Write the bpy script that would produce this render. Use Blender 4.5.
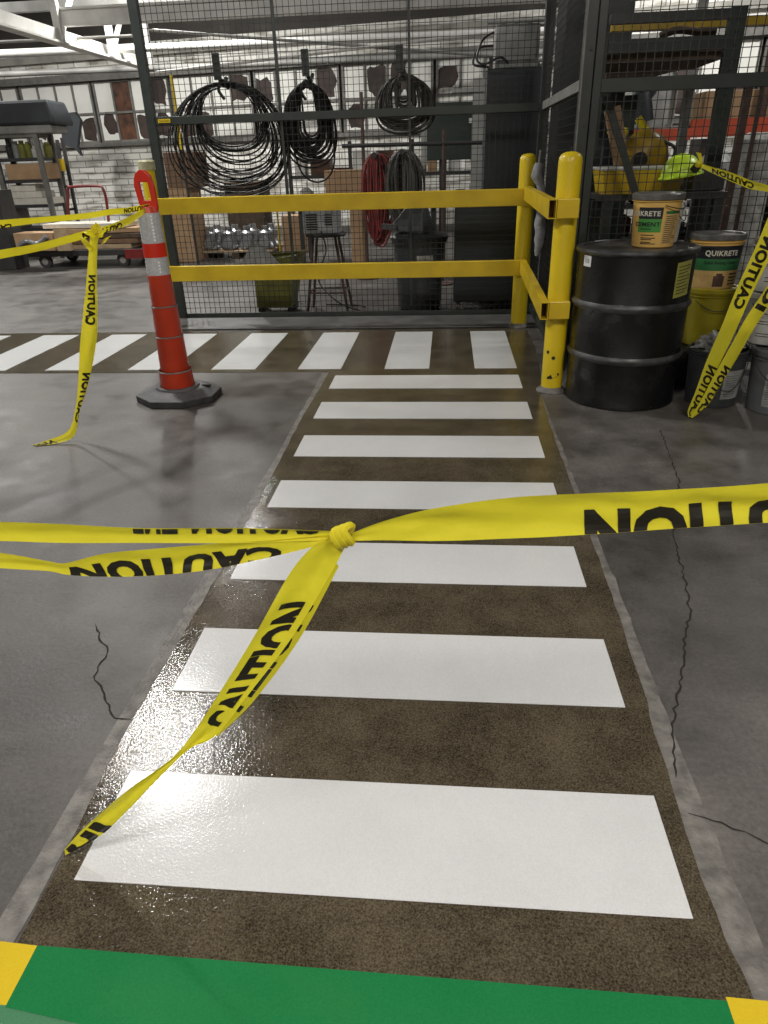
import bpy, bmesh, math, random
from mathutils import Vector, Matrix, noise as mnoise

# ------------------------------------------------------------------ clear
for o in list(bpy.data.objects):
    bpy.data.objects.remove(o, do_unlink=True)
SC = bpy.context.scene
COL = SC.collection
PI = math.pi
R_ = random.Random(7)

# ------------------------------------------------------------------ camera
FPX = 684.3365
PITCH, YAW, ROLL = 0.47557, -0.09815, -0.03174
CAM = Vector((0.8036, 0.0, 1.4))
cp, sp = math.cos(PITCH), math.sin(PITCH)
FW = Vector((math.sin(YAW)*cp, math.cos(YAW)*cp, -sp))
r0 = Vector((math.cos(YAW), -math.sin(YAW), 0)); u0 = r0.cross(FW)
RT = r0*math.cos(ROLL) + u0*math.sin(ROLL)
UP = u0*math.cos(ROLL) - r0*math.sin(ROLL)
cd = bpy.data.cameras.new('camera'); cam = bpy.data.objects.new('camera', cd); COL.objects.link(cam)
cam.matrix_world = Matrix(((RT.x, UP.x, -FW.x, CAM.x), (RT.y, UP.y, -FW.y, CAM.y), (RT.z, UP.z, -FW.z, CAM.z), (0, 0, 0, 1)))
cd.sensor_fit = 'HORIZONTAL'; cd.sensor_width = 36; cd.lens = 36*FPX/768
cd.clip_start = 0.05; cd.clip_end = 200
SC.camera = cam

def ray(px, py): return FW + RT*((px-384)/FPX) - UP*((py-512)/FPX)
def at(px, py, Y):                        # the point of the plane y = Y seen at that pixel
    d = ray(px, py); return CAM + d*((Y-CAM.y)/d.y)
def gr(px, py, z=0.0):                    # the point of the floor
    d = ray(px, py); return CAM + d*((z-CAM.z)/d.z)

# ------------------------------------------------------------------ world, exposure
W = bpy.data.worlds.new('world'); SC.world = W; W.use_nodes = True
W.node_tree.nodes['Background'].inputs[0].default_value = (0.8, 0.85, 0.9, 1)
W.node_tree.nodes['Background'].inputs[1].default_value = 0.05
vs = SC.view_settings
vs.view_transform = 'Standard'; vs.look = 'None'; vs.gamma = 1; vs.use_curve_mapping = False
vs.exposure = -0.27

LAMPS = [  # x, y, z, watts, colour : high-bay lamps hanging from the roof
    (-2.65, 6.06, 5.0, 240, (1.0, 0.98, 0.94), 'first lamp beyond the walkway, left of it'),
    (5.4, 6.6, 5.0, 110, (1.0, 0.98, 0.94), 'lamp above the wire storage cage'),
    (-4.0, 13.0, 5.0, 380, (1.0, 0.98, 0.94), 'lamp over the workshop floor behind the wire partition'),
    (4.6, 12.6, 5.0, 300, (1.0, 0.98, 0.94), 'lamp over the racks behind the storage cage'),
    (-8.6, 6.2, 5.0, 300, (1.0, 0.98, 0.94), 'lamp at the far left of the aisle'),
    (-8.4, 12.6, 5.0, 360, (1.0, 0.98, 0.94), 'lamp above the loaded shelving at the left'),
    (-1.9, -1.8, 5.0, 230, (1.0, 0.94, 0.90), 'lamp behind the viewer on the left, widened to soften shadows'),
    (2.6, -1.6, 5.0, 270, (1.0, 0.92, 0.86), 'lamp behind the viewer on the right, widened to soften shadows'),
]

# ------------------------------------------------------------------ materials
def mat(name, col, rough=0.5, metal=0.0, vary=0.0, scale=8.0, bump=0.0, bscale=60.0, col2=None, spec=0.5, coat=0.0, rvar=0.0, trans=0.0, detail=6, lo=0.35, hi=0.65):
    m = bpy.data.materials.new(name); m.use_nodes = True
    nt = m.node_tree; N = nt.nodes; L = nt.links; b = N['Principled BSDF']
    b.inputs['Base Color'].default_value = (*col, 1); b.inputs['Roughness'].default_value = rough
    b.inputs['Metallic'].default_value = metal; b.inputs['Specular IOR Level'].default_value = spec
    b.inputs['Coat Weight'].default_value = coat; b.inputs['Coat Roughness'].default_value = 0.08
    tc = N.new('ShaderNodeTexCoord')
    geo = N.new('ShaderNodeNewGeometry')
    if vary or col2:
        n = N.new('ShaderNodeTexNoise'); n.inputs['Scale'].default_value = scale; n.inputs['Detail'].default_value = detail
        L.new(geo.outputs['Position'], n.inputs['Vector'])
        r = N.new('ShaderNodeValToRGB')
        r.color_ramp.elements[0].position = lo; r.color_ramp.elements[1].position = hi
        c2 = col2 or tuple(max(0, c*(1-vary)) for c in col)
        r.color_ramp.elements[0].color = (*c2, 1); r.color_ramp.elements[1].color = (*col, 1)
        L.new(n.outputs['Fac'], r.inputs['Fac']); L.new(r.outputs['Color'], b.inputs['Base Color'])
        if rvar:
            mp = N.new('ShaderNodeMapRange'); mp.inputs['From Min'].default_value = .3; mp.inputs['From Max'].default_value = .7
            mp.inputs['To Min'].default_value = rough-rvar; mp.inputs['To Max'].default_value = rough+rvar
            L.new(n.outputs['Fac'], mp.inputs['Value']); L.new(mp.outputs['Result'], b.inputs['Roughness'])
    if bump:
        n2 = N.new('ShaderNodeTexNoise'); n2.inputs['Scale'].default_value = bscale; n2.inputs['Detail'].default_value = 3
        L.new(geo.outputs['Position'], n2.inputs['Vector'])
        bp = N.new('ShaderNodeBump'); bp.inputs['Strength'].default_value = bump; bp.inputs['Distance'].default_value = 0.01
        L.new(n2.outputs['Fac'], bp.inputs['Height']); L.new(bp.outputs['Normal'], b.inputs['Normal'])
    if trans:
        b.inputs['Transmission Weight'].default_value = trans
    return m

def emis(name, col, s):
    m = bpy.data.materials.new(name); m.use_nodes = True
    b = m.node_tree.nodes['Principled BSDF']; b.inputs['Emission Color'].default_value = (*col, 1); b.inputs['Emission Strength'].default_value = s
    return m

def concrete_mat():
    m = bpy.data.materials.new('concrete'); m.use_nodes = True
    nt = m.node_tree; N = nt.nodes; L = nt.links; b = N['Principled BSDF']
    geo = N.new('ShaderNodeNewGeometry')
    def noise(scale, det=6, rough=.55, vec=None):
        n = N.new('ShaderNodeTexNoise'); n.inputs['Scale'].default_value = scale; n.inputs['Detail'].default_value = det; n.inputs['Roughness'].default_value = rough
        L.new(vec or geo.outputs['Position'], n.inputs['Vector']); return n
    big = noise(0.7, 5); mid = noise(3.3, 8, .65); fine = noise(70, 4, .7)
    mp = N.new('ShaderNodeMapping'); mp.inputs['Scale'].default_value = (0.35, 2.2, 1); mp.inputs['Rotation'].default_value = (0, 0, 0.25)
    L.new(geo.outputs['Position'], mp.inputs['Vector'])
    streak = noise(1.4, 6, .6, mp.outputs['Vector'])
    r1 = N.new('ShaderNodeValToRGB'); r1.color_ramp.elements[0].position = .33; r1.color_ramp.elements[1].position = .68
    r1.color_ramp.elements[0].color = (.050, .046, .042, 1); r1.color_ramp.elements[1].color = (.135, .125, .113, 1)
    L.new(big.outputs['Fac'], r1.inputs['Fac'])
    def mixmul(a, nd, lo, hi, fac=1.0):
        mr = N.new('ShaderNodeMapRange'); mr.inputs['From Min'].default_value = .3; mr.inputs['From Max'].default_value = .7
        mr.inputs['To Min'].default_value = lo; mr.inputs['To Max'].default_value = hi; L.new(nd.outputs['Fac'], mr.inputs['Value'])
        mx = N.new('ShaderNodeMix'); mx.data_type = 'RGBA'; mx.blend_type = 'MULTIPLY'; mx.inputs[0].default_value = fac
        cb = N.new('ShaderNodeCombineColor')
        for k in range(3): L.new(mr.outputs['Result'], cb.inputs[k])
        L.new(a, mx.inputs[6]); L.new(cb.outputs[0], mx.inputs[7]); return mx.outputs[2]
    c = mixmul(r1.outputs['Color'], mid, .48, 1.42)
    c = mixmul(c, streak, .8, 1.2)
    c = mixmul(c, fine, .72, 1.25)
    L.new(c, b.inputs['Base Color'])
    mr = N.new('ShaderNodeMapRange'); mr.inputs['From Min'].default_value = .35; mr.inputs['From Max'].default_value = .65
    mr.inputs['To Min'].default_value = .38; mr.inputs['To Max'].default_value = .60; L.new(mid.outputs['Fac'], mr.inputs['Value'])
    L.new(mr.outputs['Result'], b.inputs['Roughness'])
    b.inputs['Specular IOR Level'].default_value = .5
    bp = N.new('ShaderNodeBump'); bp.inputs['Strength'].default_value = .25; bp.inputs['Distance'].default_value = .004
    L.new(fine.outputs['Fac'], bp.inputs['Height'])
    bp2 = N.new('ShaderNodeBump'); bp2.inputs['Strength'].default_value = .3; bp2.inputs['Distance'].default_value = .01
    L.new(mid.outputs['Fac'], bp2.inputs['Height']); L.new(bp.outputs['Normal'], bp2.inputs['Normal'])
    L.new(bp2.outputs['Normal'], b.inputs['Normal'])
    return m

def coating_mat(name, c1, c2, rough, b1, b2, speck=True):
    """glossy epoxy over sandy aggregate"""
    m = bpy.data.materials.new(name); m.use_nodes = True
    nt = m.node_tree; N = nt.nodes; L = nt.links; b = N['Principled BSDF']
    geo = N.new('ShaderNodeNewGeometry')
    def noise(scale, det, rg=.6):
        n = N.new('ShaderNodeTexNoise'); n.inputs['Scale'].default_value = scale; n.inputs['Detail'].default_value = det; n.inputs['Roughness'].default_value = rg
        L.new(geo.outputs['Position'], n.inputs['Vector']); return n
    g = noise(230, 3, .75); md = noise(5, 6); fb = noise(170, 2); wb = noise(48, 3)
    r1 = N.new('ShaderNodeValToRGB'); r1.color_ramp.elements[0].position = .34; r1.color_ramp.elements[1].position = .74
    r1.color_ramp.elements[0].color = (*c1, 1); r1.color_ramp.elements[1].color = (*c2, 1)
    ad = N.new('ShaderNodeMath'); ad.operation = 'ADD'
    ml = N.new('ShaderNodeMath'); ml.operation = 'MULTIPLY_ADD'; ml.inputs[1].default_value = .45; ml.inputs[2].default_value = -.225
    L.new(md.outputs['Fac'], ml.inputs[0]); L.new(ml.outputs[0], ad.inputs[0]); L.new(g.outputs['Fac'], ad.inputs[1])
    L.new(ad.outputs[0], r1.inputs['Fac']); L.new(r1.outputs['Color'], b.inputs['Base Color'])
    b.inputs['Roughness'].default_value = rough; b.inputs['Specular IOR Level'].default_value = .5
    bp = N.new('ShaderNodeBump'); bp.inputs['Strength'].default_value = b1; bp.inputs['Distance'].default_value = .002
    L.new(fb.outputs['Fac'], bp.inputs['Height'])
    bp2 = N.new('ShaderNodeBump'); bp2.inputs['Strength'].default_value = b2; bp2.inputs['Distance'].default_value = .004
    L.new(wb.outputs['Fac'], bp2.inputs['Height']); L.new(bp.outputs['Normal'], bp2.inputs['Normal'])
    L.new(bp2.outputs['Normal'], b.inputs['Normal'])
    return m

def brick_mat():
    m = bpy.data.materials.new('painted_brick'); m.use_nodes = True
    nt = m.node_tree; N = nt.nodes; L = nt.links; b = N['Principled BSDF']
    tc = N.new('ShaderNodeTexCoord')
    mp = N.new('ShaderNodeMapping'); mp.inputs['Rotation'].default_value = (PI/2, 0, 0)
    L.new(tc.outputs['Object'], mp.inputs['Vector'])
    br = N.new('ShaderNodeTexBrick'); br.inputs['Color1'].default_value = (.80, .79, .74, 1); br.inputs['Color2'].default_value = (.66, .65, .60, 1)
    br.inputs['Mortar'].default_value = (.3, .29, .27, 1); br.inputs['Scale'].default_value = 1.0
    br.inputs['Brick Width'].default_value = .42; br.inputs['Row Height'].default_value = .13; br.inputs['Mortar Size'].default_value = .012
    L.new(mp.outputs['Vector'], br.inputs['Vector'])
    n = N.new('ShaderNodeTexNoise'); n.inputs['Scale'].default_value = 2.5; n.inputs['Detail'].default_value = 8
    mp2 = N.new('ShaderNodeMapping'); mp2.inputs['Scale'].default_value = (.5, .5, 3); L.new(tc.outputs['Object'], mp2.inputs['Vector']); L.new(mp2.outputs['Vector'], n.inputs['Vector'])
    rp = N.new('ShaderNodeValToRGB'); rp.color_ramp.elements[0].position = .36; rp.color_ramp.elements[0].color = (.4, .38, .34, 1); rp.color_ramp.elements[1].position = .5; rp.color_ramp.elements[1].color = (1, 1, 1, 1)
    L.new(n.outputs['Fac'], rp.inputs['Fac'])
    mx = N.new('ShaderNodeMix'); mx.data_type = 'RGBA'; mx.blend_type = 'MULTIPLY'; mx.inputs[0].default_value = 1
    L.new(br.outputs['Color'], mx.inputs[6]); L.new(rp.outputs['Color'], mx.inputs[7]); L.new(mx.outputs[2], b.inputs['Base Color'])
    b.inputs['Roughness'].default_value = .6
    bp = N.new('ShaderNodeBump'); bp.inputs['Strength'].default_value = .5; bp.inputs['Distance'].default_value = .02
    L.new(br.outputs['Fac'], bp.inputs['Height']); bp.invert = True; L.new(bp.outputs['Normal'], b.inputs['Normal'])
    return m

def tape_mat():
    m = bpy.data.materials.new('caution_tape_yellow'); m.use_nodes = True
    nt = m.node_tree; N = nt.nodes; L = nt.links; b = N['Principled BSDF']; out = N['Material Output']
    b.inputs['Base Color'].default_value = (.86, .80, .05, 1); b.inputs['Roughness'].default_value = .28
    geo = N.new('ShaderNodeNewGeometry'); n = N.new('ShaderNodeTexNoise'); n.inputs['Scale'].default_value = 22; n.inputs['Detail'].default_value = 3
    L.new(geo.outputs['Position'], n.inputs['Vector'])
    bp = N.new('ShaderNodeBump'); bp.inputs['Strength'].default_value = .35; bp.inputs['Distance'].default_value = .01
    L.new(n.outputs['Fac'], bp.inputs['Height']); L.new(bp.outputs['Normal'], b.inputs['Normal'])
    tr = N.new('ShaderNodeBsdfTranslucent'); tr.inputs['Color'].default_value = (.9, .76, .02, 1)
    mx = N.new('ShaderNodeMixShader'); mx.inputs[0].default_value = .4
    L.new(b.outputs[0], mx.inputs[1]); L.new(tr.outputs[0], mx.inputs[2]); L.new(mx.outputs[0], out.inputs[0])
    return m

M = dict(
    concrete=concrete_mat(),
    grout=mat('pale_concrete_edge', (.21, .20, .18), .5, vary=.5, scale=22, bump=.5, bscale=90),
    coating=coating_mat('brown_floor_coating', (.022, .018, .011), (.150, .124, .082), .10, .34, .17),
    white=coating_mat('white_floor_paint', (.60, .61, .61), (.69, .71, .71), .17, .24, .07),
    green=coating_mat('green_floor_paint', (.012, .17, .05), (.02, .2, .065), .16, .12, .1),
    greenpale=coating_mat('worn_green_floor_paint', (.06, .2, .1), (.08, .23, .12), .22, .12, .1),
    fyellow=coating_mat('yellow_floor_paint', (.62, .45, .02), (.68, .5, .03), .2, .1, .1),
    crack=mat('crack_dark', (.015, .013, .011), .9),
    brick=brick_mat(),
    ledge=mat('kerb_concrete', (.13, .13, .125), .4, vary=.4, scale=5, bump=.2),
    upper=mat('dark_wall_shade', (.055, .05, .043), .8, vary=.4, scale=2),  # dark colour stands in for dimness on the walls
    lintel=mat('dirty_white_paint', (.36, .35, .31), .6, vary=.45, scale=3),
    pane=mat('painted_glass', (.80, .80, .75), .35, vary=.12, scale=1.2),
    grime=mat('soot_stain', (.055, .034, .026), .7, vary=.6, scale=4, detail=8),
    rust=mat('rusty_board', (.13, .05, .022), .6, vary=.75, scale=6, detail=8),
    sash=mat('window_sash_grey', (.17, .165, .15), .6, vary=.3),
    ceil=mat('roof_deck', (.06, .055, .05), .8, vary=.3, scale=1.5),
    beam=mat('white_painted_steel', (.80, .79, .75), .5, vary=.25, scale=3),
    beamgrey=mat('grey_painted_steel', (.34, .34, .32), .5, vary=.3, scale=4),
    pipe=mat('bright_pipe', (.75, .75, .72), .35, vary=.1),
    frame=mat('dark_green_grey_steel', (.034, .042, .038), .38, vary=.25, scale=9),
    wire=mat('dark_wire', (.030, .032, .030), .5, metal=.2),
    worn=mat('worn_grey_steel', (.22, .22, .2), .45, vary=.4, scale=12),
    syellow=mat('safety_yellow_enamel', (.70, .50, .02), .32, vary=.12, scale=5, col2=(.58, .40, .015), bump=.05, bscale=15),
    byellow=mat('bollard_yellow_sleeve', (.75, .56, .015), .36, vary=.1, scale=5, bump=.06, bscale=20),
    cap=mat('pale_cap', (.5, .48, .3), .5, vary=.3, scale=30),
    orange=mat('red_orange_plastic', (.62, .055, .018), .36, vary=.12, scale=9, bump=.05, bscale=40),
    orange2=mat('bright_red_band', (.7, .03, .012), .35),
    reflect=mat('silver_reflective_sheet', (.62, .64, .66), .3, metal=.1, vary=.2, scale=60),
    rglint=mat('reflective_bead', (.95, .95, .95), .3),
    rubber=mat('dark_rubber', (.045, .046, .05), .55, vary=.4, scale=20, bump=.2, bscale=120),
    rubbergrey=mat('worn_rubber_top', (.12, .12, .125), .6, vary=.45, scale=12, bump=.2, bscale=90),
    tape=tape_mat(),
    ink=mat('black_print', (.012, .010, .006), .4),
    inkdark=mat('dark_print', (.02, .02, .015), .5),
    drum=mat('black_drum_enamel', (.004, .0045, .005), .30, col2=(.012, .013, .013), vary=.5, scale=10, rvar=.08, bump=.05, bscale=12, detail=9, lo=.3, hi=.55),
    drumrib=mat('scuffed_black_rim', (.065, .067, .067), .4, col2=(.022, .023, .024), scale=14, rvar=.06),
    labelyel=mat('yellow_green_label', (.32, .32, .07), .5, vary=.2, scale=40),
    white_label=mat('white_sticker', (.72, .73, .72), .5, vary=.05),
    labelgrey=mat('dirty_white_label', (.34, .35, .34), .5, vary=.4, scale=18),
    bucketcream=mat('golden_bucket_plastic', (.72, .46, .13), .35, vary=.08),
    bucketlid=mat('clear_grey_lid', (.14, .14, .13), .3, vary=.4, scale=25),
    bucketdark=mat('dark_grey_bucket_plastic', (.05, .056, .06), .45, vary=.3, scale=8),
    bucketgrey=mat('grey_bucket_plastic', (.13, .14, .15), .42, vary=.3, scale=8),
    bucketwhite=mat('white_bucket_plastic', (.55, .56, .54), .4, vary=.3, scale=9),
    bucketyel=mat('yellow_bucket_plastic', (.33, .28, .015), .4, vary=.15, scale=9),
    lblack=mat('label_black', (.015, .015, .02), .4),
    lgreen=mat('label_green', (.07, .30, .06), .4),
    lgreen2=mat('label_dark_green', (.03, .15, .05), .4),
    lcream=mat('label_tan', (.62, .42, .16), .45, vary=.15, scale=60),
    silver=mat('silver_print', (.6, .6, .5), .4),
    bag=mat('clear_plastic_bag', (.35, .36, .36), .18, vary=.5, scale=30, bump=.8, bscale=45),
    cable=mat('black_rubber_cable', (.018, .018, .018), .42, vary=.3),
    cablegrey=mat('dusty_grey_cable', (.075, .07, .062), .5, vary=.4),
    cablered=mat('red_hose', (.24, .03, .028), .45, vary=.4, scale=14),
    cabinet=mat('dark_slate_enamel', (.028, .038, .042), .4, vary=.2, scale=6),
    boxgrey=mat('galvanised_grey', (.30, .31, .30), .42, metal=.3, vary=.25, scale=12),
    bluegrey=mat('blue_grey_steel', (.40, .43, .46), .4, metal=.2, vary=.3, scale=14),
    cardboard=mat('cardboard', (.42, .27, .15), .8, vary=.2, scale=8),
    cardboard2=mat('dark_cardboard', (.20, .12, .07), .8, vary=.3, scale=8),
    wood=mat('raw_timber', (.45, .33, .2), .7, vary=.3, scale=10),
    darkwood=mat('old_dark_timber', (.10, .065, .04), .75, vary=.4, scale=9),
    whitewood=mat('white_block', (.66, .63, .55), .65, vary=.15, scale=9),
    darkmetal=mat('dark_steel', (.035, .035, .034), .5, vary=.3, scale=14),
    tarp=mat('dark_grey_sheet', (.030, .036, .042), .55, vary=.3, scale=3, bump=.3, bscale=6),
    tarplight=mat('pale_sheet', (.28, .28, .26), .6, vary=.3, scale=6),
    redsteel=mat('maroon_steel', (.20, .02, .02), .4, vary=.3, scale=9),
    rackred=mat('red_orange_rack_beam', (.58, .09, .04), .5, vary=.2, scale=9),
    rackgreen=mat('dark_green_rack_steel', (.026, .042, .034), .45, vary=.3, scale=9),
    brownsteel=mat('rust_brown_steel', (.10, .055, .04), .6, vary=.4, scale=20),
    castings=mat('silver_casting', (.36, .37, .38), .35, metal=.6, vary=.3, scale=20),
    trash=mat('charcoal_bin_plastic', (.055, .062, .066), .45, vary=.25, scale=8, bump=.1, bscale=15),
    bin=mat('olive_yellow_bin', (.20, .20, .035), .5, vary=.4, scale=8),
    tub=mat('yellow_tub', (.62, .42, .02), .4, vary=.2, scale=9),
    machine=mat('amber_machine_paint', (.30, .19, .01), .4, vary=.4, scale=9),
    hivis=mat('lime_hard_hat', (.58, .85, .05), .35),
    cloth=mat('grey_rag', (.34, .35, .37), .9, vary=.35, scale=16, bump=.6, bscale=50),
    hazard=mat('pale_clutter', (.5, .5, .46), .6, vary=.5, scale=12),
    tyre=mat('caster_rubber', (.03, .03, .03), .6),
    hub=mat('caster_hub', (.35, .34, .32), .4, metal=.5),
    lens=emis('lamp_lens', (1, .97, .92), 4.0),
    backing=mat('white_rear_sheeting', (.62, .63, .61), .6, vary=.3, scale=1.3),
)

# ------------------------------------------------------------------ mesh helpers
def BM(): return bmesh.new()
def smooth(bm):
    for f in bm.faces: f.smooth = True
def finish(name, bm, m, parent=None, loc=None, bevel=0, smooth_=False):
    if smooth_: smooth(bm)
    org = Vector((0, 0, 0))
    if parent is not None:
        p = parent
        while p.parent: p = p.parent
        org = Vector(p.location)
    elif loc is not None: org = Vector(loc)
    bmesh.ops.translate(bm, verts=bm.verts, vec=-org)
    me = bpy.data.meshes.new(name); bm.to_mesh(me); bm.free()
    for mm in (m if isinstance(m, (list, tuple)) else [m]): me.materials.append(M[mm] if isinstance(mm, str) else mm)
    o = bpy.data.objects.new(name, me); COL.objects.link(o)
    if parent is not None: o.parent = parent
    elif loc is not None: o.location = org
    if bevel:
        b = o.modifiers.new('bevel', 'BEVEL'); b.width = bevel; b.segments = 2; b.limit_method = 'ANGLE'
    if smooth_ == 'auto' or smooth_:
        e = o.modifiers.new('edges', 'EDGE_SPLIT'); e.split_angle = math.radians(38)
    return o
def tag(o, label=None, cat=None, group=None, kind=None):
    if label: o['label'] = label
    if cat: o['category'] = cat
    if group: o['group'] = group
    if kind: o['kind'] = kind
    return o
def thing(name, loc, label, cat, group=None):
    o = bpy.data.objects.new(name, None); COL.objects.link(o); o.location = loc; o.empty_display_size = .1
    return tag(o, label, cat, group)
def obj(name, bm, m, parent, label=None, bevel=0, smooth_=False):
    o = finish(name, bm, m, parent, bevel=bevel, smooth_=smooth_)
    if label: o['label'] = label
    return o
def solo(name, bm, m, label, cat, group=None, bevel=0, smooth_=False, loc=None, kind=None):
    if loc is None:
        xs = [v.co.x for v in bm.verts]; ys = [v.co.y for v in bm.verts]; zs = [v.co.z for v in bm.verts]
        loc = ((min(xs)+max(xs))/2, (min(ys)+max(ys))/2, min(zs))
    o = finish(name, bm, m, None, loc=loc, bevel=bevel, smooth_=smooth_)
    return tag(o, label, cat, group, kind)
def struct(name, bm, m, **k):
    o = finish(name, bm, m, None, **k); o['kind'] = 'structure'; return o

def box(bm, x0, y0, z0, x1, y1, z1, mi=0):
    vs_ = [bm.verts.new(p) for p in ((x0,y0,z0),(x1,y0,z0),(x1,y1,z0),(x0,y1,z0),(x0,y0,z1),(x1,y0,z1),(x1,y1,z1),(x0,y1,z1))]
    for q in ((0,3,2,1),(4,5,6,7),(0,1,5,4),(1,2,6,5),(2,3,7,6),(3,0,4,7)):
        f = bm.faces.new([vs_[i] for i in q]); f.material_index = mi
    return vs_
def rbox(bm, c, size, rz=0, rx=0, ry=0):
    n0 = len(bm.verts); vs_ = box(bm, -size[0]/2, -size[1]/2, -size[2]/2, size[0]/2, size[1]/2, size[2]/2)
    mt = Matrix.Translation(Vector(c)) @ Matrix.Rotation(rz, 4, 'Z') @ Matrix.Rotation(rx, 4, 'X') @ Matrix.Rotation(ry, 4, 'Y')
    for v in vs_: v.co = mt @ v.co
    return vs_
def pbox(bm, px0, py0, px1, py1, Y, depth):
    """a real box whose front face stands on the plane y=Y"""
    a = at(px0, py0, Y); b = at(px1, py0, Y); c = at(px0, py1, Y); d = at(px1, py1, Y)
    box(bm, (a.x+c.x)/2, Y, (c.z+d.z)/2, (b.x+d.x)/2, Y+depth, (a.z+b.z)/2)
def bar(bm, a, b, w, h=None):
    """rectangular bar from a to b"""
    a = Vector(a); b = Vector(b); h = h or w; d = (b-a).normalized()
    up = Vector((0,0,1)) if abs(d.z) < .9 else Vector((0,1,0))
    s = d.cross(up).normalized(); u = s.cross(d).normalized()
    ring = []
    for p in (a, b):
        ring.append([bm.verts.new(p + s*(i*w/2) + u*(j*h/2)) for i, j in ((-1,-1),(1,-1),(1,1),(-1,1))])
    for k in range(4): bm.faces.new((ring[0][k], ring[0][(k+1)%4], ring[1][(k+1)%4], ring[1][k]))
    bm.faces.new(ring[0][::-1]); bm.faces.new(ring[1])
def lathe(bm, c, prof, n=32, mi=0, sy=1.0):
    """profile [(r,z)...] about the vertical through c"""
    c = Vector(c); rings = []
    for r, z in prof:
        if r < 1e-5: rings.append([bm.verts.new((c.x, c.y, c.z+z))])
        else: rings.append([bm.verts.new((c.x+r*math.cos(2*PI*k/n), c.y+sy*r*math.sin(2*PI*k/n), c.z+z)) for k in range(n)])
    for a, b in zip(rings, rings[1:]):
        if len(a) == 1 and len(b) == 1: continue
        for k in range(n):
            k2 = (k+1) % n
            if len(a) == 1: f = bm.faces.new((a[0], b[k2], b[k]))
            elif len(b) == 1: f = bm.faces.new((a[k], a[k2], b[0]))
            else: f = bm.faces.new((a[k], a[k2], b[k2], b[k]))
            f.material_index = mi
def tube(bm, pts, r, n=8, closed=False, caps=True):
    pts = [Vector(p) for p in pts]; rings = []; N_ = len(pts)
    last = None
    for i, p in enumerate(pts):
        a = pts[i-1] if (i > 0 or closed) else pts[i]; b = pts[(i+1) % N_] if (i < N_-1 or closed) else pts[i]
        d = (b-a)
        if d.length < 1e-9: d = Vector((0,0,1))
        d.normalize()
        if last is None:
            up = Vector((0,0,1)) if abs(d.z) < .9 else Vector((0,1,0)); s = d.cross(up).normalized()
        else:
            s = (last - d*last.dot(d))
            s = s.normalized() if s.length > 1e-6 else d.orthogonal().normalized()
        last = s; u = s.cross(d)
        rr = r(i/(N_-1)) if callable(r) else r
        rings.append([bm.verts.new(p + s*rr*math.cos(2*PI*k/n) + u*rr*math.sin(2*PI*k/n)) for k in range(n)])
    pr = list(zip(rings, rings[1:])) + ([(rings[-1], rings[0])] if closed else [])
    for a, b in pr:
        for k in range(n): bm.faces.new((a[k], a[(k+1)%n], b[(k+1)%n], b[k]))
    if caps and not closed: bm.faces.new(rings[0][::-1]); bm.faces.new(rings[-1])
def cyl(bm, a, b, r, n=20): tube(bm, [a, b], r, n)
def spline(pts, n=8):
    pts = [Vector(p) for p in pts]; out = []
    for i in range(len(pts)-1):
        p0 = pts[max(i-1, 0)]; p1 = pts[i]; p2 = pts[i+1]; p3 = pts[min(i+2, len(pts)-1)]
        for k in range(n):
            t = k/n
            out.append(0.5*((2*p1) + (p2-p0)*t + (2*p0-5*p1+4*p2-p3)*t*t + (3*p1-p0-3*p2+p3)*t**3))
    out.append(pts[-1]); return out
def prism(bm, pts, z0, z1, mi=0):
    """polygon (x,y) extruded in z"""
    a = [bm.verts.new((p[0], p[1], z0)) for p in pts]; b = [bm.verts.new((p[0], p[1], z1)) for p in pts]
    n = len(pts)
    for k in range(n): bm.faces.new((a[k], a[(k+1)%n], b[(k+1)%n], b[k]))
    bm.faces.new(b); bm.faces.new(a[::-1])
    bmesh.ops.recalc_face_normals(bm, faces=bm.faces)
def blob(bm, c, size, seed=0, sub=3, amp=.2, freq=3.0):
    n0 = set(bm.verts)
    r = bmesh.ops.create_icosphere(bm, subdivisions=sub, radius=1)
    for v in r['verts']:
        d = v.co.normalized(); k = 1 + amp*mnoise.noise(d*freq + Vector((seed*7.3, seed*1.7, 0)))
        v.co = Vector((c[0]+d.x*size[0]*k, c[1]+d.y*size[1]*k, c[2]+d.z*size[2]*k))

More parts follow.
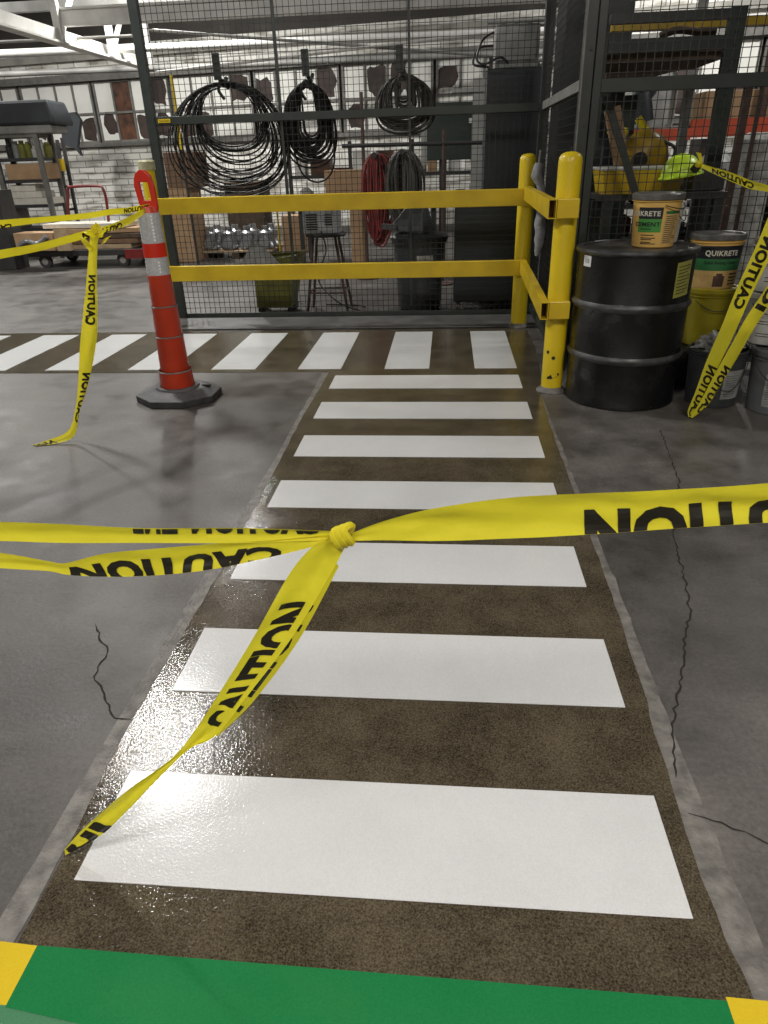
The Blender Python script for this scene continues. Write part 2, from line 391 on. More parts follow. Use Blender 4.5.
# ---- lettering: Blender's own font turned into mesh and laid on a surface
_tc = {}
def text_tris(s, bold=.03, cell=.14):
    key = (s, bold)
    if key in _tc: return _tc[key].copy()
    cu = bpy.data.curves.new('txt', 'FONT'); cu.body = s; cu.size = 1; cu.offset = bold; cu.resolution_u = 3; cu.space_character = 1.08
    o = bpy.data.objects.new('txt', cu); COL.objects.link(o)
    dg = bpy.context.evaluated_depsgraph_get(); dg.update()
    me = bpy.data.meshes.new_from_object(o.evaluated_get(dg))
    bpy.data.objects.remove(o); bpy.data.curves.remove(cu)
    b = bmesh.new(); b.from_mesh(me); bpy.data.meshes.remove(me)
    xs = [v.co.x for v in b.verts]; ys = [v.co.y for v in b.verts]
    x0, y0, h = min(xs), min(ys), max(ys)-min(ys)
    for v in b.verts: v.co = Vector(((v.co.x-x0)/h, (v.co.y-y0)/h, 0))
    L_ = (max(xs)-x0)/h
    k = cell
    while k < L_:
        bmesh.ops.bisect_plane(b, geom=b.verts[:]+b.edges[:]+b.faces[:], plane_co=(k, 0, 0), plane_no=(1, 0, 0)); k += cell
    for k in (.11, .22, .33, .44, .55, .66, .77, .88):
        bmesh.ops.bisect_plane(b, geom=b.verts[:]+b.edges[:]+b.faces[:], plane_co=(0, k, 0), plane_no=(0, 1, 0))
    bmesh.ops.triangulate(b, faces=b.faces)
    t = bpy.data.meshes.new('t'); b.to_mesh(t); b.free()
    vs_ = [tuple(v.co) for v in t.vertices]; fs = [tuple(p.vertices) for p in t.polygons]
    bpy.data.meshes.remove(t)
    class T: pass
    _tc[key] = (vs_, fs, L_)
    return _tc[key]
def lettering(bm, s, fn, bold=.03):
    """fn(u, v) -> point;  u in 0..1 along the word, v in 0..1 up the letters"""
    key = (s, bold)
    vs_, fs, L_ = _tc[key] if key in _tc else text_tris(s, bold)
    vv = [bm.verts.new(fn(x/L_, y)) for x, y, z in vs_]
    for f in fs:
        try: bm.faces.new([vv[i] for i in f])
        except ValueError: pass
def clipped(s, lo, hi, bold=.03):
    """the word with only the band lo..hi of the letter height kept"""
    vs_, fs, L_ = text_tris(s, bold) if (s, bold) not in _tc else _tc[(s, bold)]
    b = bmesh.new(); vv = [b.verts.new(v) for v in vs_]
    for f in fs: b.faces.new([vv[i] for i in f])
    bmesh.ops.bisect_plane(b, geom=b.verts[:]+b.edges[:]+b.faces[:], plane_co=(0, hi, 0), plane_no=(0, 1, 0), clear_outer=True)
    bmesh.ops.bisect_plane(b, geom=b.verts[:]+b.edges[:]+b.faces[:], plane_co=(0, lo, 0), plane_no=(0, -1, 0), clear_outer=True)
    b.verts.index_update()
    vs2 = [tuple(v.co) for v in b.verts]; fs2 = [tuple(v.index for v in f.verts) for f in b.faces]; b.free()
    return vs2, fs2, L_

class Ribbon:
    """a strip between two edges, given station by station"""
    def __init__(s, A, B, n=10, bulge=0.0, ripple=0.0, seed=0):
        s.A = spline(A, n); s.B = spline(B, n); s.bulge = bulge; s.rip = ripple; s.seed = seed
        s.L = [0]
        for i in range(1, len(s.A)):
            s.L.append(s.L[-1] + ((s.A[i]+s.B[i])/2 - (s.A[i-1]+s.B[i-1])/2).length)
    def p(s, d, v, off=0):
        L = s.L; d = min(max(d, 0), L[-1]-1e-6); i = 0
        lo, hi = 0, len(L)-2
        while lo < hi:
            mid = (lo+hi)//2
            if L[mid+1] <= d: lo = mid+1
            else: hi = mid
        i = lo; t = (d-L[i])/max(L[i+1]-L[i], 1e-9)
        a = s.A[i].lerp(s.A[i+1], t); b = s.B[i].lerp(s.B[i+1], t)
        tn = ((s.A[i+1]+s.B[i+1]) - (s.A[i]+s.B[i])).normalized(); w = (b-a)
        nr = tn.cross(w)
        nr = nr.normalized() if nr.length > 1e-9 else Vector((0,-1,0))
        q = a.lerp(b, v)
        k = s.bulge*w.length*math.sin(PI*v) + s.rip*w.length*mnoise.noise(Vector((d*9+s.seed*5, v*2.2, s.seed)))*min(1, 4*v*(1-v)+.3)
        return q + nr*(k+off)
    def mesh(s, bm, nv=8):
        rows = []
        N_ = max(int(s.L[-1]/.012), 12)
        for i in range(N_+1):
            d = s.L[-1]*i/N_
            rows.append([bm.verts.new(s.p(d, j/nv)) for j in range(nv+1)])
        for a, b in zip(rows, rows[1:]):
            for j in range(nv): bm.faces.new((a[j], a[j+1], b[j+1], b[j]))
        smooth(bm)
    def word(s, bm, word, d0, d1, vbase, vtop, clip=(0.0, 1.0), bold=.035):
        """word set from d0 (its left end) to d1; baseline at vbase, letter tops at vtop"""
        # band of letter height inside the ribbon
        t0 = (clip[0]-vbase)/(vtop-vbase); t1 = (clip[1]-vbase)/(vtop-vbase)
        lo, hi = max(0, min(t0, t1)), min(1, max(t0, t1))
        vs_, fs, L_ = clipped(word, lo, hi, bold)
        for off in (.0013, -.0013):
            vv = [bm.verts.new(s.p(d0+(d1-d0)*x/L_, vbase+(vtop-vbase)*y, off)) for x, y, z in vs_]
            for f in fs:
                try: bm.faces.new([vv[i] for i in f])
                except ValueError: pass
def strand(parent, name, A, B, words=(), bulge=.05, ripple=.1, seed=0, n=10):
    rb = Ribbon(A, B, n, bulge, ripple, seed); bm = BM(); rb.mesh(bm); o = obj(name, bm, 'tape', parent)
    if words:
        b2 = BM()
        for w in words: rb.word(b2, *w)
        obj('lettering', b2, 'ink', o)
    return rb

# ================================================================== THE ROOM
bm = BM(); box(bm, -16, -6, -.2, 12, 24, 0); struct('floor', bm, 'concrete')
bm = BM(); box(bm, -16, -6, 5.7, 12, 24, 5.9); struct('ceiling', bm, 'ceil')
bm = BM(); box(bm, -16.2, -6, -.2, -16, 24, 5.9); struct('wall_left', bm, 'brick')
bm = BM(); box(bm, 12, -6, -.2, 12.2, 24, 5.9); struct('wall_right', bm, 'upper')  # coloured dark so it stays dim through the cage mesh
bm = BM(); box(bm, -16, -6.2, -.2, 12, -6, 5.9); struct('wall_near', bm, 'brick')

# far wall: runs a little askew; local x along it, front face at local y=0
WA = math.atan2(-.18, .984)
WM = Matrix.Translation((-3.3, 16.5, 0)) @ Matrix.Rotation(WA, 4, 'Z')
def wallobj(name, bm, m, parent=None):
    bmesh.ops.transform(bm, matrix=WM, verts=bm.verts) if False else None
    me = bpy.data.meshes.new(name); bm.to_mesh(me); bm.free(); me.materials.append(M[m])
    o = bpy.data.objects.new(name, me); COL.objects.link(o)
    if parent: o.parent = parent
    else: o.matrix_world = WM; o['kind'] = 'structure'
    return o
bm = BM(); box(bm, -13, 0, 0, 16, .3, 1.90); box(bm, -13, 0, 3.14, 16, .3, 3.75); 
wallobj('wall_far', bm, 'brick')
bm = BM(); box(bm, -13, .05, 3.75, 16, .3, 5.7); wallobj('wall_far_upper', bm, 'upper')  # wall coloured dark in place of the dim space under the roof
bm = BM(); box(bm, -13, -.06, 3.12, 16, .02, 3.26); wallobj('trim_1', bm, 'sash')
bm = BM(); box(bm, -13, -.09, 3.50, 16, .02, 3.62); wallobj('trim_2', bm, 'lintel')
bm = BM(); box(bm, -13, -.08, 1.84, 16, .02, 1.92); wallobj('trim_3', bm, 'sash')
bm = BM(); box(bm, -13, .28, 1.84, 16, .34, 3.2); wallobj('trim_4', bm, 'lintel')
# steel windows: four panes wide, pale painted glass, many smashed or boarded
rw = random.Random(3)
BR = {(-5.7, 0): 1}
nwin = 0
x = -11.6
while x < 14:
    nwin += 1; wd = 1.84
    fr = BM()
    for k in range(5): box(fr, x+k*wd/4-.022, .02, 1.92, x+k*wd/4+.022, .09, 3.12)
    for z in (1.94, 2.50, 3.10): box(fr, x, .02, z-.022, x+wd, .09, z+.022)
    f = wallobj('window_%d' % nwin, fr, 'sash')
    pn = BM(); dk = BM(); rs = BM()
    for k in range(4):
        for j in range(2):
            a0, a1 = x+k*wd/4+.022, x+(k+1)*wd/4-.022; z0, z1 = (1.96, 2.48) if j == 0 else (2.52, 3.08)
            wx = (WM @ Vector(((a0+a1)/2, 0, 0))).x
            r = rw.random()
            if -6.5 < wx < -5.95: box(rs, a0, .05, z0, a1, .06, z1)
            else:
                box(pn, a0, .05, z0, a1, .06, z1)
                broken = (-5.9 < wx < -5.0) or (-8.1 < wx < -6.6 and j == 0) or r < .40
                if broken:      # soot-dark broken hole with a jagged outline
                    c = ((a0+a1)/2+rw.uniform(-.05, .05), (z0+z1)/2+rw.uniform(-.06, .08)); hw, hh = (a1-a0)*rw.uniform(.40, .55), (z1-z0)*rw.uniform(.36, .55)
                    pts = []
                    for q in range(14):
                        t = 2*PI*q/14; k_ = rw.uniform(.75, 1.15)
                        pts.append((min(max(c[0]+hw*k_*math.copysign(abs(math.cos(t))**.6, math.cos(t)), a0), a1), min(max(c[1]+hh*k_*math.copysign(abs(math.sin(t))**.6, math.sin(t)), z0), z1)))
                    vv = [dk.verts.new((px, .046, pz)) for px, pz in pts]; dk.faces.new(vv)
    for nm, b_, m_n in (('pane', pn, 'pane'), ('broken_pane', dk, 'grime'), ('boarded_pane', rs, 'rust')):
        if len(b_.verts): wallobj(nm, b_, m_n, f)
        else: b_.free()
    x += wd + .10
# soot marks, hanging rag and grimy shelf along the brick
bm = BM(); box(bm, -13, -.04, 0, 16, 0, .12); wallobj('baseboard_far', bm, 'sash')

# ------------------------------------------------------------------ roof steel
bm = BM()
box(bm, -5.0, 11.94, 3.30, 6, 12.06, 3.33); box(bm, -5.0, 11.985, 3.33, 6, 12.015, 3.50); box(bm, -5.0, 11.94, 3.50, 6, 12.06, 3.53)
tb = thing('roof_beam', (0, 12, 3.3), 'long white steel beam with thin braces crossing high above the wire partition', 'beam'); obj('flanged_beam', bm, 'beam', tb)
t = thing('roof_truss', (-5, 12, 3.1), 'white steel roof truss running away along the upper left', 'truss')
bm = BM(); box(bm, -5.10, 7.0, 3.06, -4.90, 15.6, 3.09); box(bm, -5.015, 7.0, 3.09, -4.985, 15.6, 3.26); obj('bottom_chord', bm, 'beam', t)
bm = BM(); box(bm, -5.10, 7.0, 4.9, -4.90, 15.6, 5.05); obj('top_chord', bm, 'beam', t)
for k, y in enumerate((8.3, 10.1, 11.9, 13.7, 15.4)):
    bm = BM(); box(bm, -5.05, y-.05, 3.09, -4.95, y+.05, 4.95); obj('post', bm, 'beam', t)
    if y < 15:
        bm = BM(); bar(bm, (-5, y, 3.15), (-5, y+1.8, 4.95), .06); obj('diagonal_web', bm, 'beam', t)
for k, (a, b, lab) in enumerate((((145, 74, 12.2), (530, 28, 12.2), 'thin white brace rod rising to the right behind the hanging coils'),
                                 ((150, 30, 12.3), (545, 60, 12.3), 'thin grey brace rod falling to the right behind the wire'),
                                 ((0, 42, 12.4), (132, 36, 12.4), 'thin grey pipe above the bright pipe at the upper left'))):
    bm = BM(); cyl(bm, at(*a), at(*b), .022, 8); obj('brace_rod', bm, 'beamgrey' if k else 'beam', tb)
bm = BM(); cyl(bm, (-9.5, 14, 3.28), (7, 14, 3.20), .065, 14); solo('overhead_pipe', bm, 'pipe', 'bright white pipe running level under the roof beams', 'pipe', smooth_=True)
bm = BM(); cyl(bm, (-9.5, 15.2, 3.10), (7, 15.2, 3.05), .05, 14); solo('overhead_pipe', bm, 'beamgrey', 'lower grey pipe running close in front of the windows top', 'pipe', smooth_=True)
bm = BM(); box(bm, -9.5, 13.2, 3.72, 7, 13.32, 3.86); solo('roof_beam', bm, 'beamgrey', 'dim grey steel beam beyond the long white beam', 'beam')

# ------------------------------------------------------------------ high-bay lamps
proto = None
for i, (x, y, z, wt, c, lab) in enumerate(LAMPS):
    if proto is None:
        r = thing('high_bay_lamp', (x, y, z), 'x', 'lamp', 'high bay lamps'); proto = r
        b1 = BM(); lathe(b1, (x, y, z), [(.27, .0), (.25, .06), (.14, .22), (.09, .26), (.09, .36), (0, .36)], 24); obj('shade', b1, 'boxgrey', r, smooth_=True)
        b1 = BM(); cyl(b1, (x, y, z+.36), (x, y, 5.7), .012, 8); obj('hanger', b1, 'darkmetal', r)
        b1 = BM(); lathe(b1, (x, y, z), [(.26, .02), (0, .02)], 24); obj('lens', b1, 'lens', r)
    else:
        r = proto.copy(); COL.objects.link(r); r.location = (x, y, z)
        for ch in proto.children:
            c2 = ch.copy(); COL.objects.link(c2); c2.parent = r
    r['label'] = 'round high bay ' + lab
    if y < 0: r.scale = (3.2, 3.2, 1)      # unseen lamps behind the viewer, widened to soften the tape shadows
    ld = bpy.data.lights.new('lamp_light', 'AREA'); ld.shape = 'DISK'; ld.size = .42 if y > 0 else 1.65; ld.energy = wt; ld.color = c
    lo = bpy.data.objects.new('lamp_light', ld); COL.objects.link(lo); lo.location = (x, y, z-.02)

# ================================================================== FLOOR MARKINGS
def rough_poly(pts, amp, seg, seed=0):
    out = []
    n = len(pts)
    for i in range(n):
        a = Vector(pts[i]+(0,)); b = Vector(pts[(i+1) % n]+(0,)); L_ = (b-a).length; k = max(int(L_/seg), 1)
        nn = Vector((-(b-a).y, (b-a).x, 0)).normalized() if L_ else Vector()
        for j in range(k):
            p = a.lerp(b, j/k); d = amp*(mnoise.noise(Vector((p.x*9+seed, p.y*9, 0)))+.5*mnoise.noise(Vector((p.x*31, p.y*31, seed))))
            p = p + nn*d; out.append((p.x, p.y))
    return out
# pale patched edges beside the strip
bm = BM(); prism(bm, rough_poly([(-.115, .60), (-.115, 1.35), (-.108, 2.2), (-.095, 3.2), (-.11, 4.95), (-.05, 4.95), (-.05, 2.4), (-.06, .60)], .007, .05, 1), -.01, .0012); struct('trim_5', bm, 'grout')
bm = BM(); prism(bm, rough_poly([(1.33, .60), (1.46, .60), (1.435, 1.0), (1.43, 1.5), (1.435, 2.2), (1.43, 3.0), (1.43, 4.4), (1.36, 4.4)], .007, .05, 2), -.01, .0012); struct('trim_6', bm, 'grout')
# brown coating: the strip towards the viewer and the cross strip along the partition
strip = rough_poly([(-.05, .735), (1.385, .735), (1.365, 1.0), (1.375, 1.3), (1.40, 1.9), (1.405, 3.0), (1.41, 3.8), (1.425, 4.4), (1.47, 4.8), (1.50, 5.2), (1.53, 5.7), (1.52, 6.36), (-8.5, 6.36), (-8.5, 4.96), (-.06, 4.97), (-.075, 4.0), (-.06, 3.0), (-.055, 2.2), (-.07, 1.3)], .007, .06, 3)
bm = BM(); prism(bm, strip, -.01, .003); struct('floor_strip', bm, 'coating')
STR = [((129,769),(657,798),(693,922),(75,880)),((205,629),(603,641),(624,710),(174,692)),((251,544),(572,547),(585,589),(231,580)),((278,481),(552,483),(557,502),(267,508)),
((305,437),(537,437),(545,458),(294,458)),((321,403),(528,402),(533,419),(314,420)),((333,376),(520,374),(523,388),(329,390))]
YM = [[0.9075, 1.212], [1.5141, 1.8227], [2.1276, 2.417], [2.7284, 3.021], [3.3301, 3.6391], [3.9279, 4.2428], [4.5401, 4.8567]]
WB = 1.3221
nth = ['widest, nearest the viewer, under the loose tape end', 'second from the viewer, crossed by the hanging tape tail', 'third from the viewer, just below the tape knot', 'fourth from the viewer, just above the long yellow tape', 'fifth from the viewer on the straight walkway', 'sixth from the viewer on the straight walkway', 'farthest and shortest of the walkway, touching the cross strip']
for k, (y0, y1) in enumerate(YM):
    bm = BM(); prism(bm, [(0, y0), (WB, y0), (WB, y1), (0, y1)], .003, .0065)
    solo('painted_bar', bm, 'white', 'white painted bar, ' + nth[k], 'floor marking', 'white bars of the straight walkway', bevel=.002)
XB = [[1.0169, 1.3271], [0.3454, 0.6812], [-0.3154, 0.0167], [-0.9888, -0.6444], [-1.6545, -1.3139], [-2.3276, -1.9922], [-3.0061, -2.6585], [-3.6821, -3.3345]]
nth2 = ['at the right end, beside the two bollards', 'second from the right end', 'third from the right, above the corner', 'fourth from the right end', 'ending just right of the orange post', 'passing behind the orange post', 'behind the hanging tape at the left', 'leftmost in view, cut by the photo edge']
for k, (x0, x1) in enumerate(XB):
    bm = BM(); prism(bm, [(x0, 5.033), (x1, 5.033), (x1, 6.255), (x0, 6.255)], .003, .0065)
    solo('painted_bar', bm, 'white', 'white bar of the cross strip, ' + nth2[k], 'floor marking', 'white bars of the cross strip', bevel=.002)
bm = BM(); prism(bm, [(-.005, .652), (1.335, .50), (1.335, .755), (-.005, .765)], .003, .0055); solo('painted_band', bm, 'green', 'bright green painted band across the near end of the walkway', 'floor marking')
bm = BM(); prism(bm, [(-.35, .40), (1.3, .40), (1.3, .51), (-.005, .66), (-.35, .66)], .001, .004); solo('painted_band', bm, 'greenpale', 'pale worn green floor paint at the bottom left corner of the photo', 'floor marking')
bm = BM(); prism(bm, [(-.25, .655), (-.005, .655), (-.005, .765), (-.25, .775)], .0015, .005); solo('painted_square', bm, 'fyellow', 'yellow painted square left of the green band', 'floor marking')
bm = BM(); prism(bm, [(1.335, .60), (1.6, .60), (1.6, .755), (1.335, .762)], .003, .005); solo('painted_square', bm, 'fyellow', 'yellow painted square right of the green band', 'floor marking')
# cracks
def crack(pts, w, name):
    P = []
    pp = [gr(*q) for q in pts]; rc = random.Random(len(pts))
    for a, b in zip(pp, pp[1:]):
        k = max(int((b-a).length/.02), 2)
        for j in range(k):
            p = a.lerp(b, j/k); n = (b-a).normalized().cross(Vector((0,0,1))); P.append(p + n*rc.uniform(-.006, .006))
    P.append(pp[-1]); bm = BM(); L_ = []; 
    for i, p in enumerate(P):
        d = (P[min(i+1, len(P)-1)]-P[max(i-1, 0)]).normalized(); n = d.cross(Vector((0,0,1))); ww = w*rc.uniform(.4, 1.2)*(.3 if i in (0, len(P)-1) else 1)
        L_.append((bm.verts.new((p.x+n.x*ww, p.y+n.y*ww, .0016)), bm.verts.new((p.x-n.x*ww, p.y-n.y*ww, .0016))))
    for a, b in zip(L_, L_[1:]): bm.faces.new((a[0], b[0], b[1], a[1]))
    struct(name, bm, 'crack')
crack([(95,624),(101,640),(108,650),(103,662),(96,672),(95,680),(103,690),(108,706),(116,717),(135,723)], .0032, 'trim_7')
crack([(672,462),(679,482),(676,505),(674,540),(684,575),(690,610),(684,640),(683,670),(677,700),(671,735),(676,778)], .0032, 'trim_8')
crack([(688,813),(705,817),(722,822),(745,834),(790,850)], .0028, 'trim_9')
crack([(660,430),(666,445),(672,462)], .002, 'trim_10')

# kerb under the partition
bm = BM(); box(bm, -1.98, 6.42, 0, 1.66, 6.93, .016); struct('trim_11', bm, 'ledge', bevel=.008)

# ================================================================== WIRE PARTITIONS
def wires(bm, p0, ud, width, z0, z1, sp=.05, r=.0022):
    p0 = Vector(p0); ud = Vector(ud).normalized(); n = int(width/sp)
    nd = ud.cross(Vector((0,0,1)))
    def thin(a, b, s1, s2):
        A = [bm.verts.new(a+s1*i+s2*j) for i, j in ((-r,-r),(r,-r),(r,r),(-r,r))]; B = [bm.verts.new(b+s1*i+s2*j) for i, j in ((-r,-r),(r,-r),(r,r),(-r,r))]
        for k in range(4): bm.faces.new((A[k], A[(k+1)%4], B[(k+1)%4], B[k]))
    for i in range(1, n):
        q = p0 + ud*(width*i/n); thin(Vector((q.x, q.y, z0)), Vector((q.x, q.y, z1)), ud, nd)
    m = int((z1-z0)/sp)
    for j in range(1, m):
        z = z0+(z1-z0)*j/m; a = Vector((p0.x, p0.y, z))+nd*2*r; thin(a, a+ud*width, nd, Vector((0,0,1)))
HT = 3.05
t = thing('wire_partition', (-.15, 7, 0), 'tall dark framed wire mesh partition behind the yellow guard rails, coils hung on it', 'partition')
bm = BM(); box(bm, -1.945, 6.965, 0, -1.865, 7.035, HT); obj('post', bm, 'frame', t, bevel=.004)
bm = BM(); box(bm, 1.585, 6.96, 0, 1.665, 7.04, HT); obj('post', bm, 'frame', t, bevel=.004)
for xx in (-.70, .455):
    bm = BM(); box(bm, xx-.011, 6.988, .10, xx+.011, 7.012, HT-.06); obj('panel_seam', bm, 'frame', t)
bm = BM(); box(bm, -1.865, 6.975, 1.735, 1.585, 7.025, 1.80); obj('middle_rail', bm, 'frame', t, bevel=.003)
bm = BM(); box(bm, -1.865, 6.98, .0, 1.585, 7.02, .05); obj('bottom_rail', bm, 'frame', t)
bm = BM(); box(bm, -1.865, 6.975, HT-.06, 1.585, 7.025, HT); obj('top_rail', bm, 'frame', t)
bm = BM(); wires(bm, (-1.865, 7, 0), (1,0,0), 3.45, .05, HT-.06, .052); obj('wire_mesh', bm, 'wire', t)
bm = BM(); box(bm, -1.835, 6.968, 1.752, -1.72, 6.974, 1.782); st = obj('sticker', bm, 'syellow', t, 'small yellow sticker')
b2 = BM()
lettering(b2, 'CAUTION', lambda u, v: Vector((-1.825+.095*u, 6.9665, 1.760+.014*v)), .02); obj('lettering', b2, 'ink', st)

CX0, CX1, CY = 1.60, 4.6, 5.02     # storage cage, near corner
t = thing('wire_cage', (1.66, CY, 0), 'dark green framed wire mesh storage cage behind the black drum at the right', 'cage')
bm = BM(); box(bm, 1.60, CY-.04, 0, 1.668, CY+.04, HT); obj('corner_post', bm, 'frame', t, bevel=.004)
bm = BM(); box(bm, 1.598, CY-.046, 0, 1.606, CY-.0405, HT); obj('edge_strip', bm, 'worn', t)
bm = BM()
for z in (.5, 1.55, 1.95, 2.3): lathe_c = Vector((1.645, CY-.041, z)); cyl(bm, lathe_c, lathe_c+Vector((0, -.006, 0)), .009, 10)
obj('bolt_heads', bm, 'darkmetal', t)
bm = BM(); box(bm, 1.676, CY-.025, .05, 1.725, CY+.025, HT); obj('panel_stile', bm, 'frame', t, bevel=.003)
bm = BM(); box(bm, 4.54, CY-.025, .05, 4.60, CY+.025, HT); obj('panel_stile', bm, 'frame', t, bevel=.003)
bm = BM(); box(bm, 1.725, CY-.022, 1.725, 4.54, CY+.022, 1.80); obj('middle_rail', bm, 'frame', t, bevel=.003)
bm = BM(); box(bm, 1.725, CY-.022, .05, 4.54, CY+.022, .11); obj('bottom_rail', bm, 'frame', t)
bm = BM(); box(bm, 1.725, CY-.022, HT-.06, 4.54, CY+.022, HT); obj('top_rail', bm, 'frame', t)
bm = BM(); wires(bm, (1.725, CY, 0), (1,0,0), 2.815, .11, HT-.06, .05); obj('wire_mesh', bm, 'wire', t)
bm = BM(); box(bm, 1.605, CY+.045, 1.745, 1.645, 6.955, 1.805); obj('side_rail', bm, 'worn', t)
bm = BM(); box(bm, 1.605, CY+.045, .05, 1.645, 6.955, .11); obj('side_rail', bm, 'frame', t)
bm = BM(); wires(bm, (1.625, CY+.045, 0), (0,1,0), 1.91, .11, HT-.06, .05, .0018); obj('side_mesh', bm, 'wire', t)

# ================================================================== YELLOW GUARD RAIL
def bollard(x, y, label, rr=.068, scuff=False):
    t = thing('bollard', (x, y, 0), label, 'bollard', None)
    prof = [(rr, .03), (rr, 1.355), (rr*.96, 1.38), (rr*.8, 1.397), (rr*.45, 1.408), (0, 1.411)]
    bm = BM(); lathe(bm, (x, y, 0), prof, 32); obj('sleeve', bm, 'byellow', t, smooth_=True)
    bm = BM(); lathe(bm, (x, y, 0), [(rr+.03, 0), (rr+.03, .008), (rr+.012, .022), (rr, .036)], 28); obj('grout_collar', bm, 'grout', t, smooth_=True)
    return t
bA = bollard(1.503, 4.50, 'nearer yellow round bollard beside the black drum')
bm = BM()
for dx, dz, w, h, ra in ((-.012, .235, .012, .012, 0), (-.052, .27, .01, .012, 0), (-.005, .115, .045, .014, .35)):
    vs_ = []
    for q in range(10):
        a = 2*PI*q/10; lx, lz = w*math.cos(a), h*math.sin(a)
        X_, Z_ = dx+lx*math.cos(ra)-lz*math.sin(ra), dz+lx*math.sin(ra)+lz*math.cos(ra)
        th = X_/.07; vs_.append(bm.verts.new((1.503+.0700*math.sin(th), 4.50-.0700*math.cos(th), Z_)))
    bm.faces.new(vs_)
obj('scuff_marks', bm, 'inkdark', bA)
bB = bollard(1.462, 6.46, 'farther yellow round bollard at the corner of the guard rail', .069)
t = thing('bollard', (-1.822, 6.50, 0), 'yellow post with a pale cap behind the orange post', 'bollard')
bm = BM(); lathe(bm, (-1.822, 6.50, 0), [(.060, 0), (.060, 1.38), (0, 1.38)], 28); obj('sleeve', bm, 'byellow', t, smooth_=True)
bm = BM(); lathe(bm, (-1.822, 6.50, 0), [(.072, 1.375), (.072, 1.44), (.06, 1.455), (0, 1.455)], 28); obj('post_cap', bm, 'cap', t, 'pale cap', smooth_=True)

def tubebeam(bm, a, b, h, w):
    bar(bm, a, b, w, h)
for zc, lab in ((1.088, 'upper long yellow guard rail across the wire partition'), (.525, 'lower long yellow guard rail across the wire partition')):
    bm = BM(); box(bm, -1.80, 6.345, zc-.066, 1.478, 6.39, zc+.066); solo('guard_rail', bm, 'syellow', lab, 'guard rail', 'long guard rails', bevel=.006)
def side_rail(zc, lab):
    t = thing('corner_rail', (1.40, 5.4, zc-.055), lab, 'guard rail', 'short side guard rails')
    # hollow square tube, open at the near end
    bm = BM(); x0, x1, z0, z1, w = 1.36, 1.408, zc-.052, zc+.052, .005
    y0, y1 = 4.36, 6.34
    box(bm, x0, y0, z0, x0+w, y1, z1); box(bm, x1-w, y0, z0, x1, y1, z1); box(bm, x0+w, y0, z0, x1-w, y1, z0+w); box(bm, x0+w, y0, z1-w, x1-w, y1, z1)
    for v in bm.verts: v.co.x += .018+.055*(v.co.y-4.36)/1.98
    obj('tube', bm, 'syellow', t)
    bm = BM(); box(bm, x0+w+.02, y0+.09, z0+w, x1-w+.02, y0+.1, z1-w); obj('tube_shade_plate', bm, 'rust', t, 'dark plate for the shade inside the tube')  # dark plate stands in for the shade inside the hollow tube
    bm = BM(); box(bm, 1.430, 4.37, z0, 1.556, 4.425, z1); obj('end_bracket', bm, 'syellow', t, bevel=.004)
side_rail(1.118, 'upper short yellow rail running from the corner bollard to the nearer bollard')
side_rail(.545, 'lower short yellow rail running from the corner bollard to the nearer bollard')

# ================================================================== ORANGE DELINEATOR POST
dx, dy = -.995, 4.36
t = thing('delineator_post', (dx, dy, 0), 'red orange reflective delineator post standing on a dark rubber base', 'traffic post')
bm = BM(); hexa = lambda r, ry: [(dx+r*math.cos(a)+.003, dy+ry*math.sin(a)) for a in [PI/8+k*PI/4 for k in range(8)]]
prism(bm, hexa(.285, .26), 0, .045); obj('rubber_base', bm, 'rubber', t, bevel=.006)
bm = BM(); a = [bm.verts.new((x, y, .045)) for x, y in hexa(.275, .25)]; b = [bm.verts.new((x, y, .078)) for x, y in hexa(.19, .17)]
for k in range(8): bm.faces.new((a[k], a[(k+1)%8], b[(k+1)%8], b[k]))
bm.faces.new(b); obj('base_top', bm, 'rubbergrey', t)
bm = BM(); lathe(bm, (dx, dy, .078), [(.145, 0), (.14, .012), (.115, .014)], 32); obj('base_ring', bm, 'rubbergrey', t, smooth_=True)
bm = BM(); rbox(bm, (dx+.19, dy+.02, .078), (.055, .022, .012)); obj('base_slot', bm, 'crack', t)
segs = [(.078, .195, .112, .107), (.195, .42, .094, .088), (.42, .61, .085, .080), (.61, .80, .076, .071)]
for z0, z1, ra, rb_ in segs:
    bm = BM(); lathe(bm, (dx, dy, 0), [(ra-.004, z0), (ra, z0+.008), (rb_, z1-.012), (rb_+.003, z1-.006), (rb_-.004, z1)], 36); obj('tube_section', bm, 'orange', t, smooth_=True)
for z0, z1, ra, rb_ in segs[:3]:
    bm = BM(); lathe(bm, (dx, dy, 0), [(rb_-.001, z1-.006), (rb_+.0045, z1-.003), (rb_-.001, z1+.004)], 36)
    obj('joint_ring', bm, 'worn', t, smooth_=True)
bm = BM(); lathe(bm, (dx, dy, 0), [(.0695, .80), (.068, .905)], 36); obj('reflective_sleeve', bm, 'reflect', t, smooth_=True)
bm = BM(); lathe(bm, (dx, dy, 0), [(.0705, .905), (.069, .985)], 36); obj('red_band', bm, 'orange2', t, smooth_=True)
bm = BM(); lathe(bm, (dx, dy, 0), [(.067, .985), (.064, 1.155)], 36); obj('reflective_sleeve', bm, 'reflect', t, smooth_=True)
bm = BM()
for z0, z1 in ((.808, .90), (.992, 1.15)):
    n = int((z1-z0)/.019)
    for k in range(n):
        z = z0+.006+k*.019
        for th in (.55, -.95, -.8):
            R0 = .0695-(z-.8)*.012+.001
            for da in (0,):
                a0, a1 = th-.08, th+.08
                q = [bm.verts.new((dx+R0*math.sin(a_), dy-R0*math.cos(a_), z_)) for a_, z_ in ((a0, z), (a1, z), (a1, z+.012), (a0, z+.012))]; bm.faces.new(q)
obj('reflective_beads', bm, 'rglint', t)
